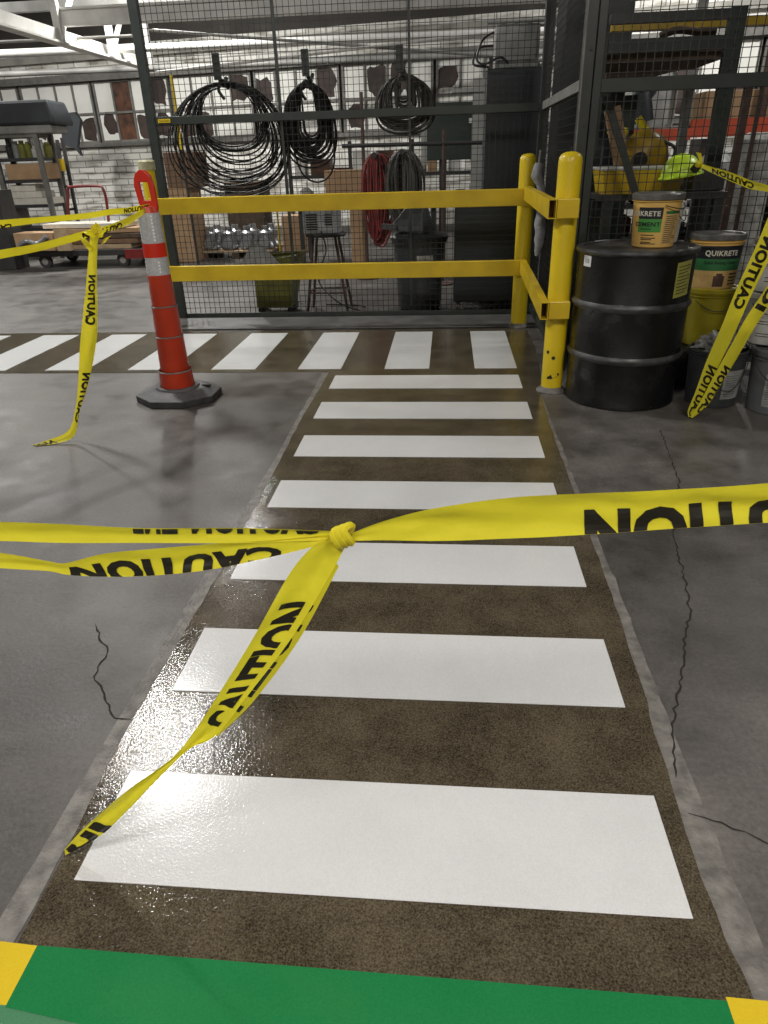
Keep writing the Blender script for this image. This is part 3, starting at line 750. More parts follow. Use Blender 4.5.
bm = BM(); lathe(bm, (dx, dy, 0), [(.064, 1.155), (.060, 1.17), (.052, 1.19), (0, 1.20)], 32); obj('neck', bm, 'orange', t, smooth_=True)
# flat grab handle with a rectangular hole, turned a little
bm = BM()
out = [(-.062, 1.155), (.050, 1.155), (.062, 1.19), (.060, 1.30), (.042, 1.365), (.008, 1.392), (-.03, 1.395), (-.062, 1.375), (-.078, 1.345), (-.084, 1.31), (-.066, 1.20)]
out = [(p[0]*.84+.026, p[1]-.008) for p in out]
inn = [(-.006, 1.222), (.048, 1.222), (.042, 1.320), (-.012, 1.320)]
def ring3(pts, y): return [bm.verts.new((dx+p[0]-.012, dy+y, p[1])) for p in pts]
from mathutils.geometry import tessellate_polygon
allp = out + inn[::-1]
tri = tessellate_polygon([[Vector((p[0], p[1], 0)) for p in out], [Vector((p[0], p[1], 0)) for p in inn[::-1]]])
fv = ring3(allp, -.016); bv = ring3(allp, .016)
for tr_ in tri:
    bm.faces.new([fv[i] for i in tr_]); bm.faces.new([bv[i] for i in tr_][::-1])
no, ni = len(out), len(inn)
for k in range(no): bm.faces.new((fv[k], fv[(k+1)%no], bv[(k+1)%no], bv[k]))
for k in range(ni): bm.faces.new((fv[no+k], fv[no+(k+1)%ni], bv[no+(k+1)%ni], bv[no+k]))
bmesh.ops.recalc_face_normals(bm, faces=bm.faces); obj('handle', bm, 'orange2', t, bevel=.006)

# ================================================================== BLACK DRUM
cx, cy, dr = 1.915, 4.40, .345
t = thing('steel_drum', (cx, cy, 0), 'black ribbed steel drum with a golden bucket standing on its lid', 'drum')
R0 = dr-.014
prof = [(R0-.012, 0), (R0+.003, .004), (R0+.003, .022), (R0, .03), (R0, .275), (R0+.004, .283), (dr, .297), (dr, .303), (R0+.004, .317), (R0, .325), (R0, .575), (R0+.004, .583), (dr, .597), (dr, .603), (R0+.004, .617), (R0, .625), (R0, .887)]
bm = BM(); lathe(bm, (cx, cy, 0), prof, 64); obj('shell', bm, 'drum', t, smooth_=True)
for zz in (.30, .60):
    bm = BM(); lathe(bm, (cx, cy, 0), [(R0+.003, zz-.022), (dr+.001, zz-.004), (dr+.001, zz+.004), (R0+.003, zz+.022)], 64); obj('rolling_hoop', bm, 'drumrib', t, smooth_=True)
bm = BM(); lathe(bm, (cx, cy, 0), [(R0-.002, .877), (dr-.004, .883), (dr+.002, .895), (dr-.001, .908), (R0-.01, .914), (R0-.018, .908), (R0-.022, .897)], 64); obj('rim', bm, 'drumrib', t, smooth_=True)
bm = BM(); lathe(bm, (cx, cy, 0), [(R0-.02, .899), (.2, .903), (0, .903)], 64); obj('lid', bm, 'drumrib', t, smooth_=True)
def curved(bm, c, r, th0, th1, z0, z1, skew=0, n=10, taper=0.0):
    """patch on a cylinder; angles measured from the side facing the viewer (-y), to the right"""
    rows = []
    for k in range(n+1):
        th = th0+(th1-th0)*k/n; rows.append([bm.verts.new((c[0]+(r+taper*z)*math.sin(th), c[1]-(r+taper*z)*math.cos(th), c[2]+z+skew*(k/n))) for z in (z0, (z0+z1)/2, z1)])
    for a, b in zip(rows, rows[1:]):
        for j in (0, 1): bm.faces.new((a[j], b[j], b[j+1], a[j+1]))
    smooth(bm)
def curved_text(bm, s, c, r, thc, z0, h, width, bold=.02, skew=0, taper=0.0):
    """word on a cylinder centred at angle thc, width in metres"""
    lettering(bm, s, lambda u, v: Vector((c[0]+(r+taper*(z0+v*h))*math.sin(thc+(u-.5)*width/r), c[1]-(r+taper*(z0+v*h))*math.cos(thc+(u-.5)*width/r), c[2]+z0+v*h+skew*(u-.5))), bold)
C0 = (cx, cy, 0)
bm = BM(); curved(bm, C0, R0+.0015, .50, .90, .655, .845, .01); lb = obj('hazard_label', bm, 'labelyel', t, 'yellow printed label')
bm = BM()
for k in range(9): curved(bm, C0, R0+.0022, .54, .86 if k % 3 else .78, .675+k*.018, .680+k*.018, .008, 6)
obj('label_print', bm, 'inkdark', lb)
bm = BM(); curved(bm, C0, R0+.0015, -1.26, -1.05, .815, .875); lb = obj('small_label', bm, 'white_label', t, 'small white sticker')
bm = BM(); curved_text(bm, '113', C0, R0+.0025, -1.155, .835, .022, .036); obj('lettering', bm, 'inkdark', lb)

# ================================================================== BUCKETS
def bucket(c, h, r0, r1, mat_, label, name='bucket', cat='bucket', lid='bucketlid', group=None, handle=None, closed=True, ribs=True):
    t = thing(name, c, label, cat, group); c = Vector(c)
    pr = [(r0-.006, 0), (r0, .006)]
    zr = h*.84
    rz = lambda z: r0+(r1-r0)*z/h
    pr += [(rz(zr), zr)]
    if ribs:
        for k in range(3): z = zr+.012+k*.016; pr += [(rz(z), z), (rz(z)+.008, z+.001), (rz(z)+.008, z+.004), (rz(z), z+.005)]
    pr += [(r1, h-.012), (r1, h)]
    if not closed: pr += [(r1-.008, h), (r0-.01, .02), (0, .02)]
    bm = BM(); lathe(bm, c, pr, 40); obj('body', bm, mat_, t, smooth_=True)
    if closed:
        bm = BM(); lathe(bm, c, [(r1-.002, h-.025), (r1+.008, h-.022), (r1+.010, h+.004), (r1+.004, h+.010), (r1-.012, h+.008), (r1-.018, h-.002), (0, h-.002)], 40); obj('lid', bm, lid, t, smooth_=True)
    if handle:
        th0, th1, drop = handle
        zt = h*.82; pts = []
        for k in range(15):
            u = k/14; th = th0+(th1-th0)*u; rr = rz(zt)+.012+.01*math.sin(PI*u); z = zt-drop*math.sin(PI*u)
            pts.append((c.x+rr*math.sin(th), c.y-rr*math.cos(th), c.z+z))
        bm = BM(); tube(bm, pts, .003, 6); obj('wire_handle', bm, 'darkmetal', t)
    return t
def lines(parent, c, r, th0, th1, zs, taper, mat_='inkdark', h=.004, rnd=None, name='label_print'):
    bm = BM()
    for z in zs:
        e = th1-(th1-th0)*(rnd.uniform(0, .4) if rnd else 0)
        curved(bm, c, r, th0, e, z, z+h, 0, 5, taper)
    obj(name, bm, mat_, parent)
# golden concrete-mix bucket on the drum
c = (1.998, 4.40, .904); h = .275; r0, r1 = .115, .134; tp = (r1-r0)/h
t = bucket(c, h, r0, r1, 'bucketcream', 'golden bucket with black and green label standing on the black drum', handle=(.05, 1.5, .02), ribs=True)
bm = BM(); curved(bm, c, r0+.0015, -1.05, .02, .155, .215, 0, 12, tp); a = obj('label_top', bm, 'lblack', t)
bm = BM(); curved_text(bm, 'QUIKRETE', c, r0+.0030, -.80, .165, .032, .17, .03, taper=tp); obj('lettering', bm, 'silver', a)
bm = BM(); curved(bm, c, r0+.0015, -1.05, .02, .085, .155, 0, 12, tp); a = obj('label_middle', bm, 'lgreen', t)
bm = BM(); curved_text(bm, 'CEMENT', c, r0+.0030, -.62, .115, .024, .14, .03, taper=tp)
curved(bm, c, r0+.003, -.9, -.4, .100, .105, 0, 6, tp); obj('lettering', bm, 'lblack', a)
lines(t, c, r0+.002, -.85, -.1, [.022, .030, .045, .053, .068], tp, rnd=random.Random(1))
bm = BM(); curved(bm, c, r0+.0015, .12, .95, .022, .20, 0, 12, tp); a = obj('instruction_panel', bm, 'lcream', t)
lines(a, c, r0+.0025, .18, .90, [.03+.0105*k for k in range(14)], tp, rnd=random.Random(2), h=.0035)
bm = BM(); curved(bm, c, r0+.0028, .16, .92, .180, .195, 0, 6, tp); obj('panel_heading', bm, 'lgreen2', a)
# pale bucket behind it
bucket((2.118, 4.56, .904), .215, .064, .078, 'bucketwhite', 'small pale grey pail on the drum lid, half hidden behind the golden bucket', name='pail', cat='bucket', closed=True, lid='bucketwhite', handle=(.2, 1.4, .05))
tw = bpy.context.scene.objects
# yellow bucket and the labelled one stacked on it
tY = bucket((2.53, 4.80, .24), .36, .138, .152, 'bucketyel', 'yellow bucket standing under the green labelled bucket, behind the tape', closed=True, lid='bucketyel', handle=(-.9, .95, .06))
bm = BM(); curved(bm, (2.53, 4.80, .24), .1435, .18, .38, .07, .115); obj('small_mark', bm, 'inkdark', tY)
c = (2.508, 4.80, .605); h = .315; r0, r1 = .140, .156; tp = (r1-r0)/h
t = bucket(c, h, r0, r1, 'bucketcream', 'green and black labelled concrete bucket stacked on the yellow bucket', handle=(-1.3, -.3, .0))
bm = BM(); curved(bm, c, r0+.0015, -1.3, 1.2, .185, .262, 0, 16, tp); a = obj('label_top', bm, 'lblack', t)
bm = BM(); curved_text(bm, 'QUIKRETE', c, r0+.0035, -.05, .198, .038, .19, .03, taper=tp); obj('lettering', bm, 'silver', a)
bm = BM(); curved(bm, c, r0+.0015, -1.3, 1.2, .115, .185, 0, 16, tp); a = obj('label_middle', bm, 'lgreen2', t)
bm = BM(); curved_text(bm, 'Quick-Setting Cement', c, r0+.0035, -.02, .150, .024, .20, .015, taper=tp); obj('lettering', bm, 'lblack', a)
bm = BM(); curved(bm, c, r0+.0015, -1.3, 1.2, .01, .115, 0, 16, tp); a = obj('label_bottom', bm, 'lcream', t)
bm = BM(); curved(bm, c, r0+.003, -.25, .2, .02, .085, 0, 8, tp); curved(bm, c, r0+.003, -.15, .1, .085, .10, 0, 6, tp)
for k in range(4): curved(bm, c, r0+.003, .4, .9, .03+.02*k, .038+.02*k, 0, 5, tp)
obj('label_print', bm, 'brownsteel', a)
# support crate under the stacked buckets
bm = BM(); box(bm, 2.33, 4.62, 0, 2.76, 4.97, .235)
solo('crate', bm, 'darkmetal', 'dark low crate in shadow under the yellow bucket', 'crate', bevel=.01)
# dark grey bucket with crumpled plastic
c = (2.445, 4.27, 0)
t = bucket(c, .34, .145, .168, 'bucketdark', 'open dark grey bucket on the floor stuffed with crumpled clear plastic', closed=False, handle=(-.7, .9, .16))
tp = .023/.34
bm = BM(); curved(bm, c, .1468, .0, .85, .06, .235, 0, 10, tp); a = obj('label', bm, 'labelgrey', t, 'dirty white label')
lines(a, c, .1478, .08, .78, [.075+.014*k for k in range(10)], tp, mat_='bucketgrey', rnd=random.Random(5), h=.004)
bm = BM(); blob(bm, (2.44, 4.27, .345), (.12, .11, .07), 3, 4, .75, 3.2); solo('plastic_bag', bm, 'bag', 'crumpled clear plastic bag stuffed in the dark grey bucket', 'bag')
# grey bucket at the edge, white buckets on it
c = (2.765, 4.13, 0)
t = bucket(c, .36, .150, .172, 'bucketgrey', 'grey closed bucket with a white label at the right edge, on the floor', closed=True, lid='bucketgrey', handle=(-1.3, .6, .10))
tp = .022/.36
bm = BM(); curved(bm, c, .1518, -.85, .3, .05, .24, 0, 12, tp); a = obj('label', bm, 'labelgrey', t, 'white label')
lines(a, c, .1528, -.78, .2, [.065+.014*k for k in range(11)], tp, mat_='bucketgrey', rnd=random.Random(6), h=.004)
bm = BM(); curved(bm, c, .1535, -.28, -.05, .12, .17, 0, 5, tp); obj('label_mark', bm, 'redsteel', a)
c = (2.71, 4.28, .372)
t = bucket(c, .28, .135, .150, 'bucketwhite', 'lower white bucket stacked on the grey bucket at the right edge', closed=True, lid='bucketwhite', handle=(-1.2, .4, .05))
lines(t, c, .137, -.9, .2, [.05, .065, .12, .135], .05, mat_='darkmetal', rnd=random.Random(8), h=.004)
c = (2.70, 4.29, .665)
t = bucket(c, .27, .135, .150, 'bucketwhite', 'upper white bucket, topmost at the right edge of the photo', closed=True, lid='bucketlid', handle=(-1.2, .4, .07))
lines(t, c, .137, -.9, .2, [.06, .08, .15], .05, mat_='darkmetal', rnd=random.Random(9), h=.004)

# ================================================================== CABLE COILS ON THE PARTITION
def coil(name, cx, top, loops, y, r, mat_, label, seed, hook):
    rc = random.Random(seed); pts = []
    for (w0, w1, b0, b1, n, ox) in loops:
        for k in range(n):
            f_ = k/max(n-1, 1); a = (w0+(w1-w0)*f_)*rc.uniform(.96, 1.04); bt = (b0+(b1-b0)*f_)+rc.uniform(-.02, .02); xo = ox+rc.uniform(-.025, .025); yo = rc.uniform(-.035, .035)
            tp_ = top+rc.uniform(-.03, .012); sh = rc.uniform(-.3, .3)
            for j in range(40):
                th = 2*PI*j/40
                zz = (tp_+bt)/2 + (tp_-bt)/2*math.cos(th); xx = cx + xo*(1-math.cos(th))/2 + a*math.sin(th)*(1-.10*math.cos(th))
                pts.append((xx+.012*math.sin(3*th+sh), y+yo*math.sin(th/2+sh), zz))
    t = thing(name, (cx, y, min(p[2] for p in pts)), label, 'cable coil', 'cable coils hanging on the partition')
    bm = BM(); tube(bm, pts, r, 5); obj('loops', bm, mat_, t, smooth_=False)
    bm = BM(); tube(bm, spline([(cx+.04, y-.03, top-.05), (cx+.0, y-.045, top+.02), (cx-.05, y-.03, top-.05), (cx-.02, y+.02, top-.12)], 5), .014, 6); obj('tie_wrap', bm, mat_, t)
    hx = hook
    t2 = thing('cable_hook', (hx, 7.05, 2.03), 'dark flat steel hook holding the ' + label.split(' hanging')[0].replace('coil of', 'cable coil of'), 'hook', 'cable hooks')
    bm = BM(); box(bm, hx-.032, 7.02, 2.07, hx+.032, 7.045, 2.27); obj('back_plate', bm, 'frame', t2)
    bm = BM(); tube(bm, spline([(hx, 7.045, 2.12), (hx+.01, 7.10, 2.06), (hx+.02, 7.16, 2.05), (hx+.03, 7.20, 2.10)], 4), .018, 8); obj('hook_arm', bm, 'frame', t2)
coil('cable_coil', -1.22, 2.05, [(.28, .33, 1.56, 1.50, 9, .04), (.30, .42, 1.48, 1.25, 12, .08), (.42, .54, 1.26, 1.10, 9, .04), (.50, .56, 1.35, 1.15, 4, -.05)], 7.11, .0068, 'cable', 'widest coil of thin black cable hanging at the left of the wire partition', 4, -1.25)
coil('cable_coil', -.47, 2.02, [(.07, .16, 1.60, 1.50, 10, .0), (.12, .20, 1.55, 1.42, 12, .0), (.19, .26, 1.48, 1.34, 6, .0), (.20, .24, 1.22, 1.18, 1, .03)], 7.11, .0085, 'cable', 'narrow dense coil of black cable hanging in the middle of the three', 5, -.455)
coil('cable_coil', .40, 2.05, [(.04, .10, 1.86, 1.76, 7, .0), (.12, .22, 1.76, 1.66, 9, .0), (.20, .275, 1.68, 1.60, 8, .0)], 7.11, .0095, 'cablegrey', 'small round coil of thick dusty cable hanging at the right', 6, .37)

# ================================================================== THINGS BEHIND THE PARTITION
# stool with a small vented steel box
t = thing('stool', (-.42, 7.34, 0), 'tall dark metal stool behind the wire, grey vented box on it', 'stool')
zs = .76
bm = BM(); lathe(bm, (-.42, 7.34, 0), [(0, zs-.03), (.20, zs-.03), (.205, zs-.01), (.20, zs), (0, zs)], 28); obj('seat', bm, 'darkmetal', t, smooth_=True)
for sx, sy in ((-1,-1), (1,-1), (1,1), (-1,1)):
    bm = BM(); cyl(bm, (-.42+sx*.11, 7.34+sy*.11, zs-.03), (-.42+sx*.21, 7.34+sy*.17, 0), .014, 8); obj('leg', bm, 'brownsteel', t)
bm = BM(); q = [(-.42+sx*.185, 7.34+sy*.155, .20) for sx, sy in ((-1,-1), (1,-1), (1,1), (-1,1))]
for k in range(4): cyl(bm, q[k], q[(k+1)%4], .010, 8)
obj('foot_ring', bm, 'brownsteel', t)
t = thing('vented_box', (-.44, 7.34, .76), 'grey vented steel box sitting on the tall stool', 'box')
bm = BM(); box(bm, -.62, 7.21, .76, -.27, 7.47, .985); obj('case', bm, 'bluegrey', t, bevel=.008)
bm = BM()
for k in range(7): box(bm, -.585, 7.200, .80+.022*k, -.475, 7.211, .811+.022*k)
for k in range(5): box(bm, -.40, 7.200, .84+.022*k, -.33, 7.211, .851+.022*k)
obj('vent_slots', bm, 'crack', t)
bm = BM(); tube(bm, spline([(-.44, 7.19, .79), (-.40, 7.17, .6), (-.50, 7.16, .35), (-.30, 7.12, .12), (-.05, 7.2, .01), (-.1, 7.5, .01), (-.5, 7.6, .01)], 8), .007, 6); solo('power_cord', bm, 'cable', 'black cord drooping below the vented box on the stool', 'cord')
# olive yellow bin with a cardboard piece
t = thing('waste_bin', (-.98, 7.35, 0), 'olive yellow tilted bin behind the lower rail, left of the stool', 'bin')
a = [(-1.16, 7.17, .06), (-.80, 7.17, .06), (-.80, 7.46, .06), (-1.16, 7.46, .06)]; b = [(-1.14, 7.11, .53), (-.70, 7.11, .57), (-.68, 7.55, .57), (-1.16, 7.55, .53)]
bm = BM(); A = [bm.verts.new(p) for p in a]; B = [bm.verts.new(p) for p in b]
for k in range(4): bm.faces.new((A[k], A[(k+1)%4], B[(k+1)%4], B[k]))
bm.faces.new(A[::-1]); obj('body', bm, 'bin', t)
for x_ in (-1.15, -.84):
    for y_ in (7.20, 7.42):
        bm = BM(); cyl(bm, (x_+.03, y_-.02, .035), (x_+.03, y_+.02, .035), .035, 12); obj('caster', bm, 'tyre', t)
bm = BM(); tube(bm, b, .012, 6, closed=True); obj('rim', bm, 'bin', t)
bm = BM(); v = [bm.verts.new(p) for p in ((-1.34, 7.08, .40), (-1.12, 7.08, .70), (-1.04, 7.08, .71), (-.82, 7.08, .46), (-1.34, 7.095, .40), (-1.12, 7.095, .70), (-1.04, 7.095, .71), (-.82, 7.095, .46))]
bm.faces.new(v[:4]); bm.faces.new(v[4:][::-1])
for k in range(4): bm.faces.new((v[k], v[(k+1)%4], v[4+(k+1)%4], v[4+k]))
solo('cardboard_flap', bm, 'labelgrey', 'pale crumpled board sticking up out of the olive bin', 'board')
# charcoal trash can with a tipped funnel lid
tx, ty = .52, 7.36
c = (tx, ty, 0)
t = thing('trash_can', c, 'charcoal round trash can behind the wire with a pointed hood', 'trash can')
bm = BM(); lathe(bm, c, [(.19, .0), (.22, .03), (.255, .60), (.255, .64), (.275, .645), (.28, .68), (.26, .69), (.24, .64)], 36); obj('body', bm, 'trash', t, smooth_=True)
bm = BM(); lathe(bm, c, [(.29, .68), (.295, .71), (.27, .73), (.12, .76)], 36); obj('rim_lid', bm, 'trash', t, smooth_=True)
bm = BM(); base = [(tx-.30, ty-.12, .78), (tx+.05, ty-.22, .74), (tx+.16, ty, .73), (tx+.05, ty+.20, .74), (tx-.26, ty+.16, .78)]; top = [(tx-.02, ty-.06, 1.10), (tx+.03, ty-.06, 1.12), (tx+.05, ty, 1.12), (tx+.03, ty+.06, 1.12), (tx-.02, ty+.06, 1.10)]
A = [bm.verts.new(p) for p in base]; B = [bm.verts.new(p) for p in top]
for k in range(5): bm.faces.new((A[k], A[(k+1)%5], B[(k+1)%5], B[k]))
bm.faces.new(B); bm.faces.new(A[::-1]); obj('hood', bm, 'trash', t, bevel=.01)
bm = BM(); rbox(bm, (tx-.29, ty-.13, .81), (.14, .05, .05), ry=.1); obj('hood_lip', bm, 'rubbergrey', t)
bm = BM(); curved(bm, c, .258, -.05, .60, .40, .55); obj('side_label', bm, 'hazard', t, 'faded printed label')
# dark cabinets
t = thing('tall_cabinet', (1.42, 7.85, 0), 'tall dark slate steel cabinet in the corner behind the wire', 'cabinet')
bm = BM(); box(bm, 1.15, 7.57, .03, 1.70, 8.1, 2.12); obj('body', bm, 'cabinet', t, bevel=.01)
bm = BM(); box(bm, 1.17, 7.555, .1, 1.68, 7.57, 2.07); obj('door', bm, 'cabinet', t, bevel=.004)
bm = BM(); box(bm, 1.655, 7.545, 1.0, 1.665, 7.555, 1.15); obj('door_handle', bm, 'worn', t)
t = thing('low_cabinet', (1.22, 7.3, 0), 'lower dark cabinet with ribbed front, before the tall cabinet', 'cabinet')
bm = BM(); box(bm, .87, 7.14, .10, 1.56, 7.50, 1.08); obj('body', bm, 'cabinet', t, bevel=.01)
bm = BM()
for k in range(16): box(bm, .89, 7.130, .16+k*.055, 1.54, 7.141, .185+k*.055)
obj('front_ribs', bm, 'cabinet', t)
for x_ in (.90, 1.48):
    bm = BM(); cyl(bm, (x_, 7.19, .05), (x_+.04, 7.19, .05), .05, 14); obj('caster', bm, 'hub', t)
t = thing('meter_box', (1.42, 7.78, 2.12), 'silver electrical box standing on top of the tall cabinet', 'electrical box')
bm = BM(); box(bm, 1.22, 7.62, 2.12, 1.62, 7.95, 2.46); obj('case', bm, 'boxgrey', t, bevel=.01)
bm = BM(); box(bm, 1.24, 7.605, 2.18, 1.59, 7.62, 2.44); obj('cover', bm, 'boxgrey', t, bevel=.004)
bm = BM()
for k, xx in enumerate((1.28, 1.40, 1.52)): cyl(bm, (xx, 7.70, 2.46), (xx, 7.70, 2.49), .03, 12)
cyl(bm, (1.14, 7.62, 2.475), (1.70, 7.62, 2.475), .012, 8)
obj('conduit_fittings', bm, 'boxgrey', t)
bm = BM(); tube(bm, spline([(1.20, 7.60, 2.40), (1.10, 7.56, 2.34), (1.05, 7.54, 2.20), (1.12, 7.53, 2.15), (1.26, 7.53, 2.20), (1.34, 7.55, 2.15)], 8), .010, 6); obj('flex_conduit', bm, 'cable', t)
bm = BM(); tube(bm, spline([(1.20, 7.62, 2.30), (1.07, 7.58, 2.28), (1.02, 7.56, 2.16), (1.16, 7.55, 2.13)], 8), .010, 6); obj('flex_conduit', bm, 'cable', t)
# mop hanging on the side mesh
t = thing('rag_mop', (1.54, 6.2, .62), 'limp grey rag mop hung up between the two bollards', 'mop')
bm = BM(); cyl(bm, at(541, 150, 6.25), at(539, 166, 6.25), .012, 8); obj('handle', bm, 'worn', t)
bm = BM()
p = [at(539, 163, 6.22), at(537, 175, 6.22), at(541, 186, 6.22), at(542, 205, 6.22), at(540, 225, 6.22), at(539, 243, 6.22), at(536, 256, 6.22)]
rad = [.028, .046, .030, .038, .046, .038, .015]
sp_ = spline(p, 5)
tube(bm, sp_, lambda u: (rad[min(int(u*6), 5)]*(1-(u*6-int(min(u*6, 5.999)))) + rad[min(int(u*6)+1, 6)]*(u*6-int(min(u*6, 5.999)))) if u < 1 else .015, 12)
for v in bm.verts:
    v.co += Vector((mnoise.noise(v.co*14), mnoise.noise(v.co*14+Vector((5,0,0))), 0))*.012
obj('rag_head', bm, 'cloth', t, smooth_=True)

# ---- workshop beyond
def pthing(name, m, px0, py0, px1, py1, Y, d, label, cat, group=None, bev=.01, ground=False):
    bm = BM(); pbox(bm, px0, py0, px1, py1, Y, d)
    if ground:
        zl = min(v.co.z for v in bm.verts)
        for v in bm.verts:
            if v.co.z < zl+1e-4: v.co.z = 0
    return solo(name, bm, m, label, cat, group, bevel=bev)
# pallet of silver castings
P0 = gr(205, 243); P1 = gr(270, 243)
Yp = 11.8
a = at(200, 240, Yp); b = at(268, 240, Yp)
t = thing('pallet', ((a.x+b.x)/2, Yp+.5, 0), 'wooden pallet on the far floor carrying silver castings', 'pallet')
zb = .0
bm = BM()
for k in range(3): box(bm, a.x+(b.x-a.x)*k/2-.06*(k), Yp, zb, a.x+(b.x-a.x)*k/2+.1-.04*k, Yp+.9, zb+.10)
obj('runners', bm, 'darkwood', t)
bm = BM()
for k in range(6): box(bm, a.x, Yp+.16*k, zb+.10, b.x+.05, Yp+.16*k+.11, zb+.125)
obj('deck', bm, 'wood', t)
za = at(235, 214, Yp).z
for k in range(8):
    x_ = a.x+.12+(b.x-a.x-.2)*(k % 4)/3; y_ = Yp+.22+.38*(k//4)
    bm = BM(); lathe(bm, (x_, y_, zb+.125), [(.13, 0), (.15, .03), (.13, .10), (.09, .14), (.12, .19), (.12, .26), (.06, .30), (.06, .36), (0, .36)], 16, sy=.9)
    cyl(bm, (x_, y_-.16, zb+.24), (x_, y_, zb+.24), .08, 14)
    solo('casting', bm, 'castings', 'silver flanged pump casting standing on the wooden pallet', 'casting', 'silver castings on the pallet', smooth_=True)
pthing('cardboard_box', 'cardboard', 166, 188, 192, 243, 11.5, .6, 'tall cardboard box just right of the partition post, far floor', 'box', ground=True)
pthing('cardboard_box', 'cardboard', 282, 216, 305, 243, 12.5, .6, 'low cardboard box on the far floor behind the vented box', 'box', ground=True)
pthing('cardboard_box', 'cardboard', 325, 170, 362, 205, 11.0, .5, 'cardboard box on the bench behind the upper rail', 'box')
pthing('cardboard_box', 'cardboard', 350, 198, 362, 235, 10.3, .5, 'narrow cardboard box standing right of the vented box', 'box', ground=True)
pthing('crate', 'cardboard2', 165, 152, 196, 188, 11.5, .6, 'dark brown slatted crate above the tall cardboard box', 'crate')
pthing('crate', 'darkwood', 225, 182, 262, 211, 13.2, .6, 'dark timber crate low behind the widest coil', 'crate', ground=True)
# bench carrying the boxes
t = thing('work_bench', (-.4, 11.2, 0), 'long dark workbench behind the coils, boxes and clutter on it', 'bench')
p0 = at(292, 206, 10.9); p1 = at(440, 206, 10.9)
bm = BM(); box(bm, p0.x, 10.9, p0.z-.06, p1.x, 11.7, p0.z); obj('bench_top', bm, 'darkwood', t)
for x_ in (p0.x+.1, p1.x-.1):
    for y_ in (11.0, 11.6):
        bm = BM(); box(bm, x_-.03, y_-.03, 0, x_+.03, y_+.03, p0.z-.06); obj('leg', bm, 'darkmetal', t)
# green wall panel, light frame
t = thing('electrical_panel', at(450, 160, 10.6), 'dark green flat electrical panel behind the wire, left of tall cabinet', 'electrical panel')
bm = BM(); pbox(bm, 427, 102, 473, 160, 10.6, .25); obj('door', bm, 'rackgreen', t, bevel=.01)
bm = BM(); pbox(bm, 421, 98, 427, 325-160, 10.62, .25); obj('frame', bm, 'beamgrey', t)
bm = BM(); p = at(443, 160, 10.7); box(bm, p.x-.05, 10.7, 0, p.x+.05, 10.8, p.z); obj('stand', bm, 'darkmetal', t)
bm = BM(); pbox(bm, 469, 118, 472, 123, 10.58, .02); obj('latch', bm, 'pipe', t)
t = thing('rack_shelf', at(485, 165, 9.5), 'pale perforated shelf column left of the tall cabinet', 'shelf')
bm = BM(); p = at(480, 78, 9.5); box(bm, p.x-.07, 9.5, 0, p.x+.07, 9.8, p.z); obj('column', bm, 'beamgrey', t)
bm = BM(); pbox(bm, 452, 88, 485, 92, 9.48, .3); obj('cap', bm, 'beamgrey', t)
# red hose and grey hose hanks
def hank(c, w, top, bot, n, r, m, label, seed):
    rc = random.Random(seed); t = thing('hose_hank', (c[0], c[1], bot), label, 'hose', 'hose hanks'); bm = BM(); pts = []
    for k in range(n):
        a = w*rc.uniform(.06, 1); xo = rc.uniform(-.06, .06); bt = bot+rc.uniform(0, .25); yo = rc.uniform(-.12, .12)
        for j in range(28):
            th = 2*PI*j/28; pts.append((c[0]+xo+a*math.sin(th)*(1+.15*math.cos(th)), c[1]+yo, (top+bt)/2+(top-bt)/2*math.cos(th)))
    tube(bm, pts, r, 6); obj('loops', bm, m, t)
    bm = BM(); cyl(bm, (c[0], c[1]-.25, top+.0), (c[0], c[1]+.25, top), .03, 10); obj('peg', bm, 'darkmetal', t)
q0 = at(376, 155, 9.0); q1 = at(376, 246, 9.0); hank((q0.x, 9.0), .17, q0.z, q1.z, 26, .014, 'cablered', 'hank of red hose hanging behind the wire', 11)
q0 = at(403, 152, 8.8); q1 = at(398, 235, 8.8); hank((q0.x, 8.8), .19, q0.z, q1.z, 30, .014, 'cablegrey', 'hank of grey black hose hanging right of the red hose', 12)
bm = BM(); cyl(bm, at(342, 146, 8.9), at(545, 141, 8.9), .022, 8); solo('hanging_bar', bm, 'darkmetal', 'dark level bar the hose hanks hang from', 'bar')
t = thing('pipe_stand', (at(361, 92, 9.45).x, 9.45, 0), 'thin dark steel pipe stand behind the middle of the partition', 'stand')
bm = BM(); p = at(361, 92, 9.45); cyl(bm, (p.x, 9.45, 0), (p.x, 9.45, p.z), .022, 10); obj('pole', bm, 'brownsteel', t)
bm = BM(); lathe(bm, (p.x, 9.45, 0), [(.15, 0), (.15, .02), (.03, .04)], 20); obj('foot', bm, 'brownsteel', t)
t = thing('pipe_stand', (at(444, 130, 8.95).x, 8.9, 0), 'second steel pipe stand behind the round coil, right one', 'stand')
bm = BM(); p = at(444, 130, 8.95); cyl(bm, (p.x, 8.9, 0), (p.x, 8.9, p.z), .02, 10); obj('pole', bm, 'brownsteel', t)
bm = BM(); lathe(bm, (p.x, 8.9, 0), [(.15, 0), (.15, .02), (.03, .04)], 20); obj('foot', bm, 'brownsteel', t)
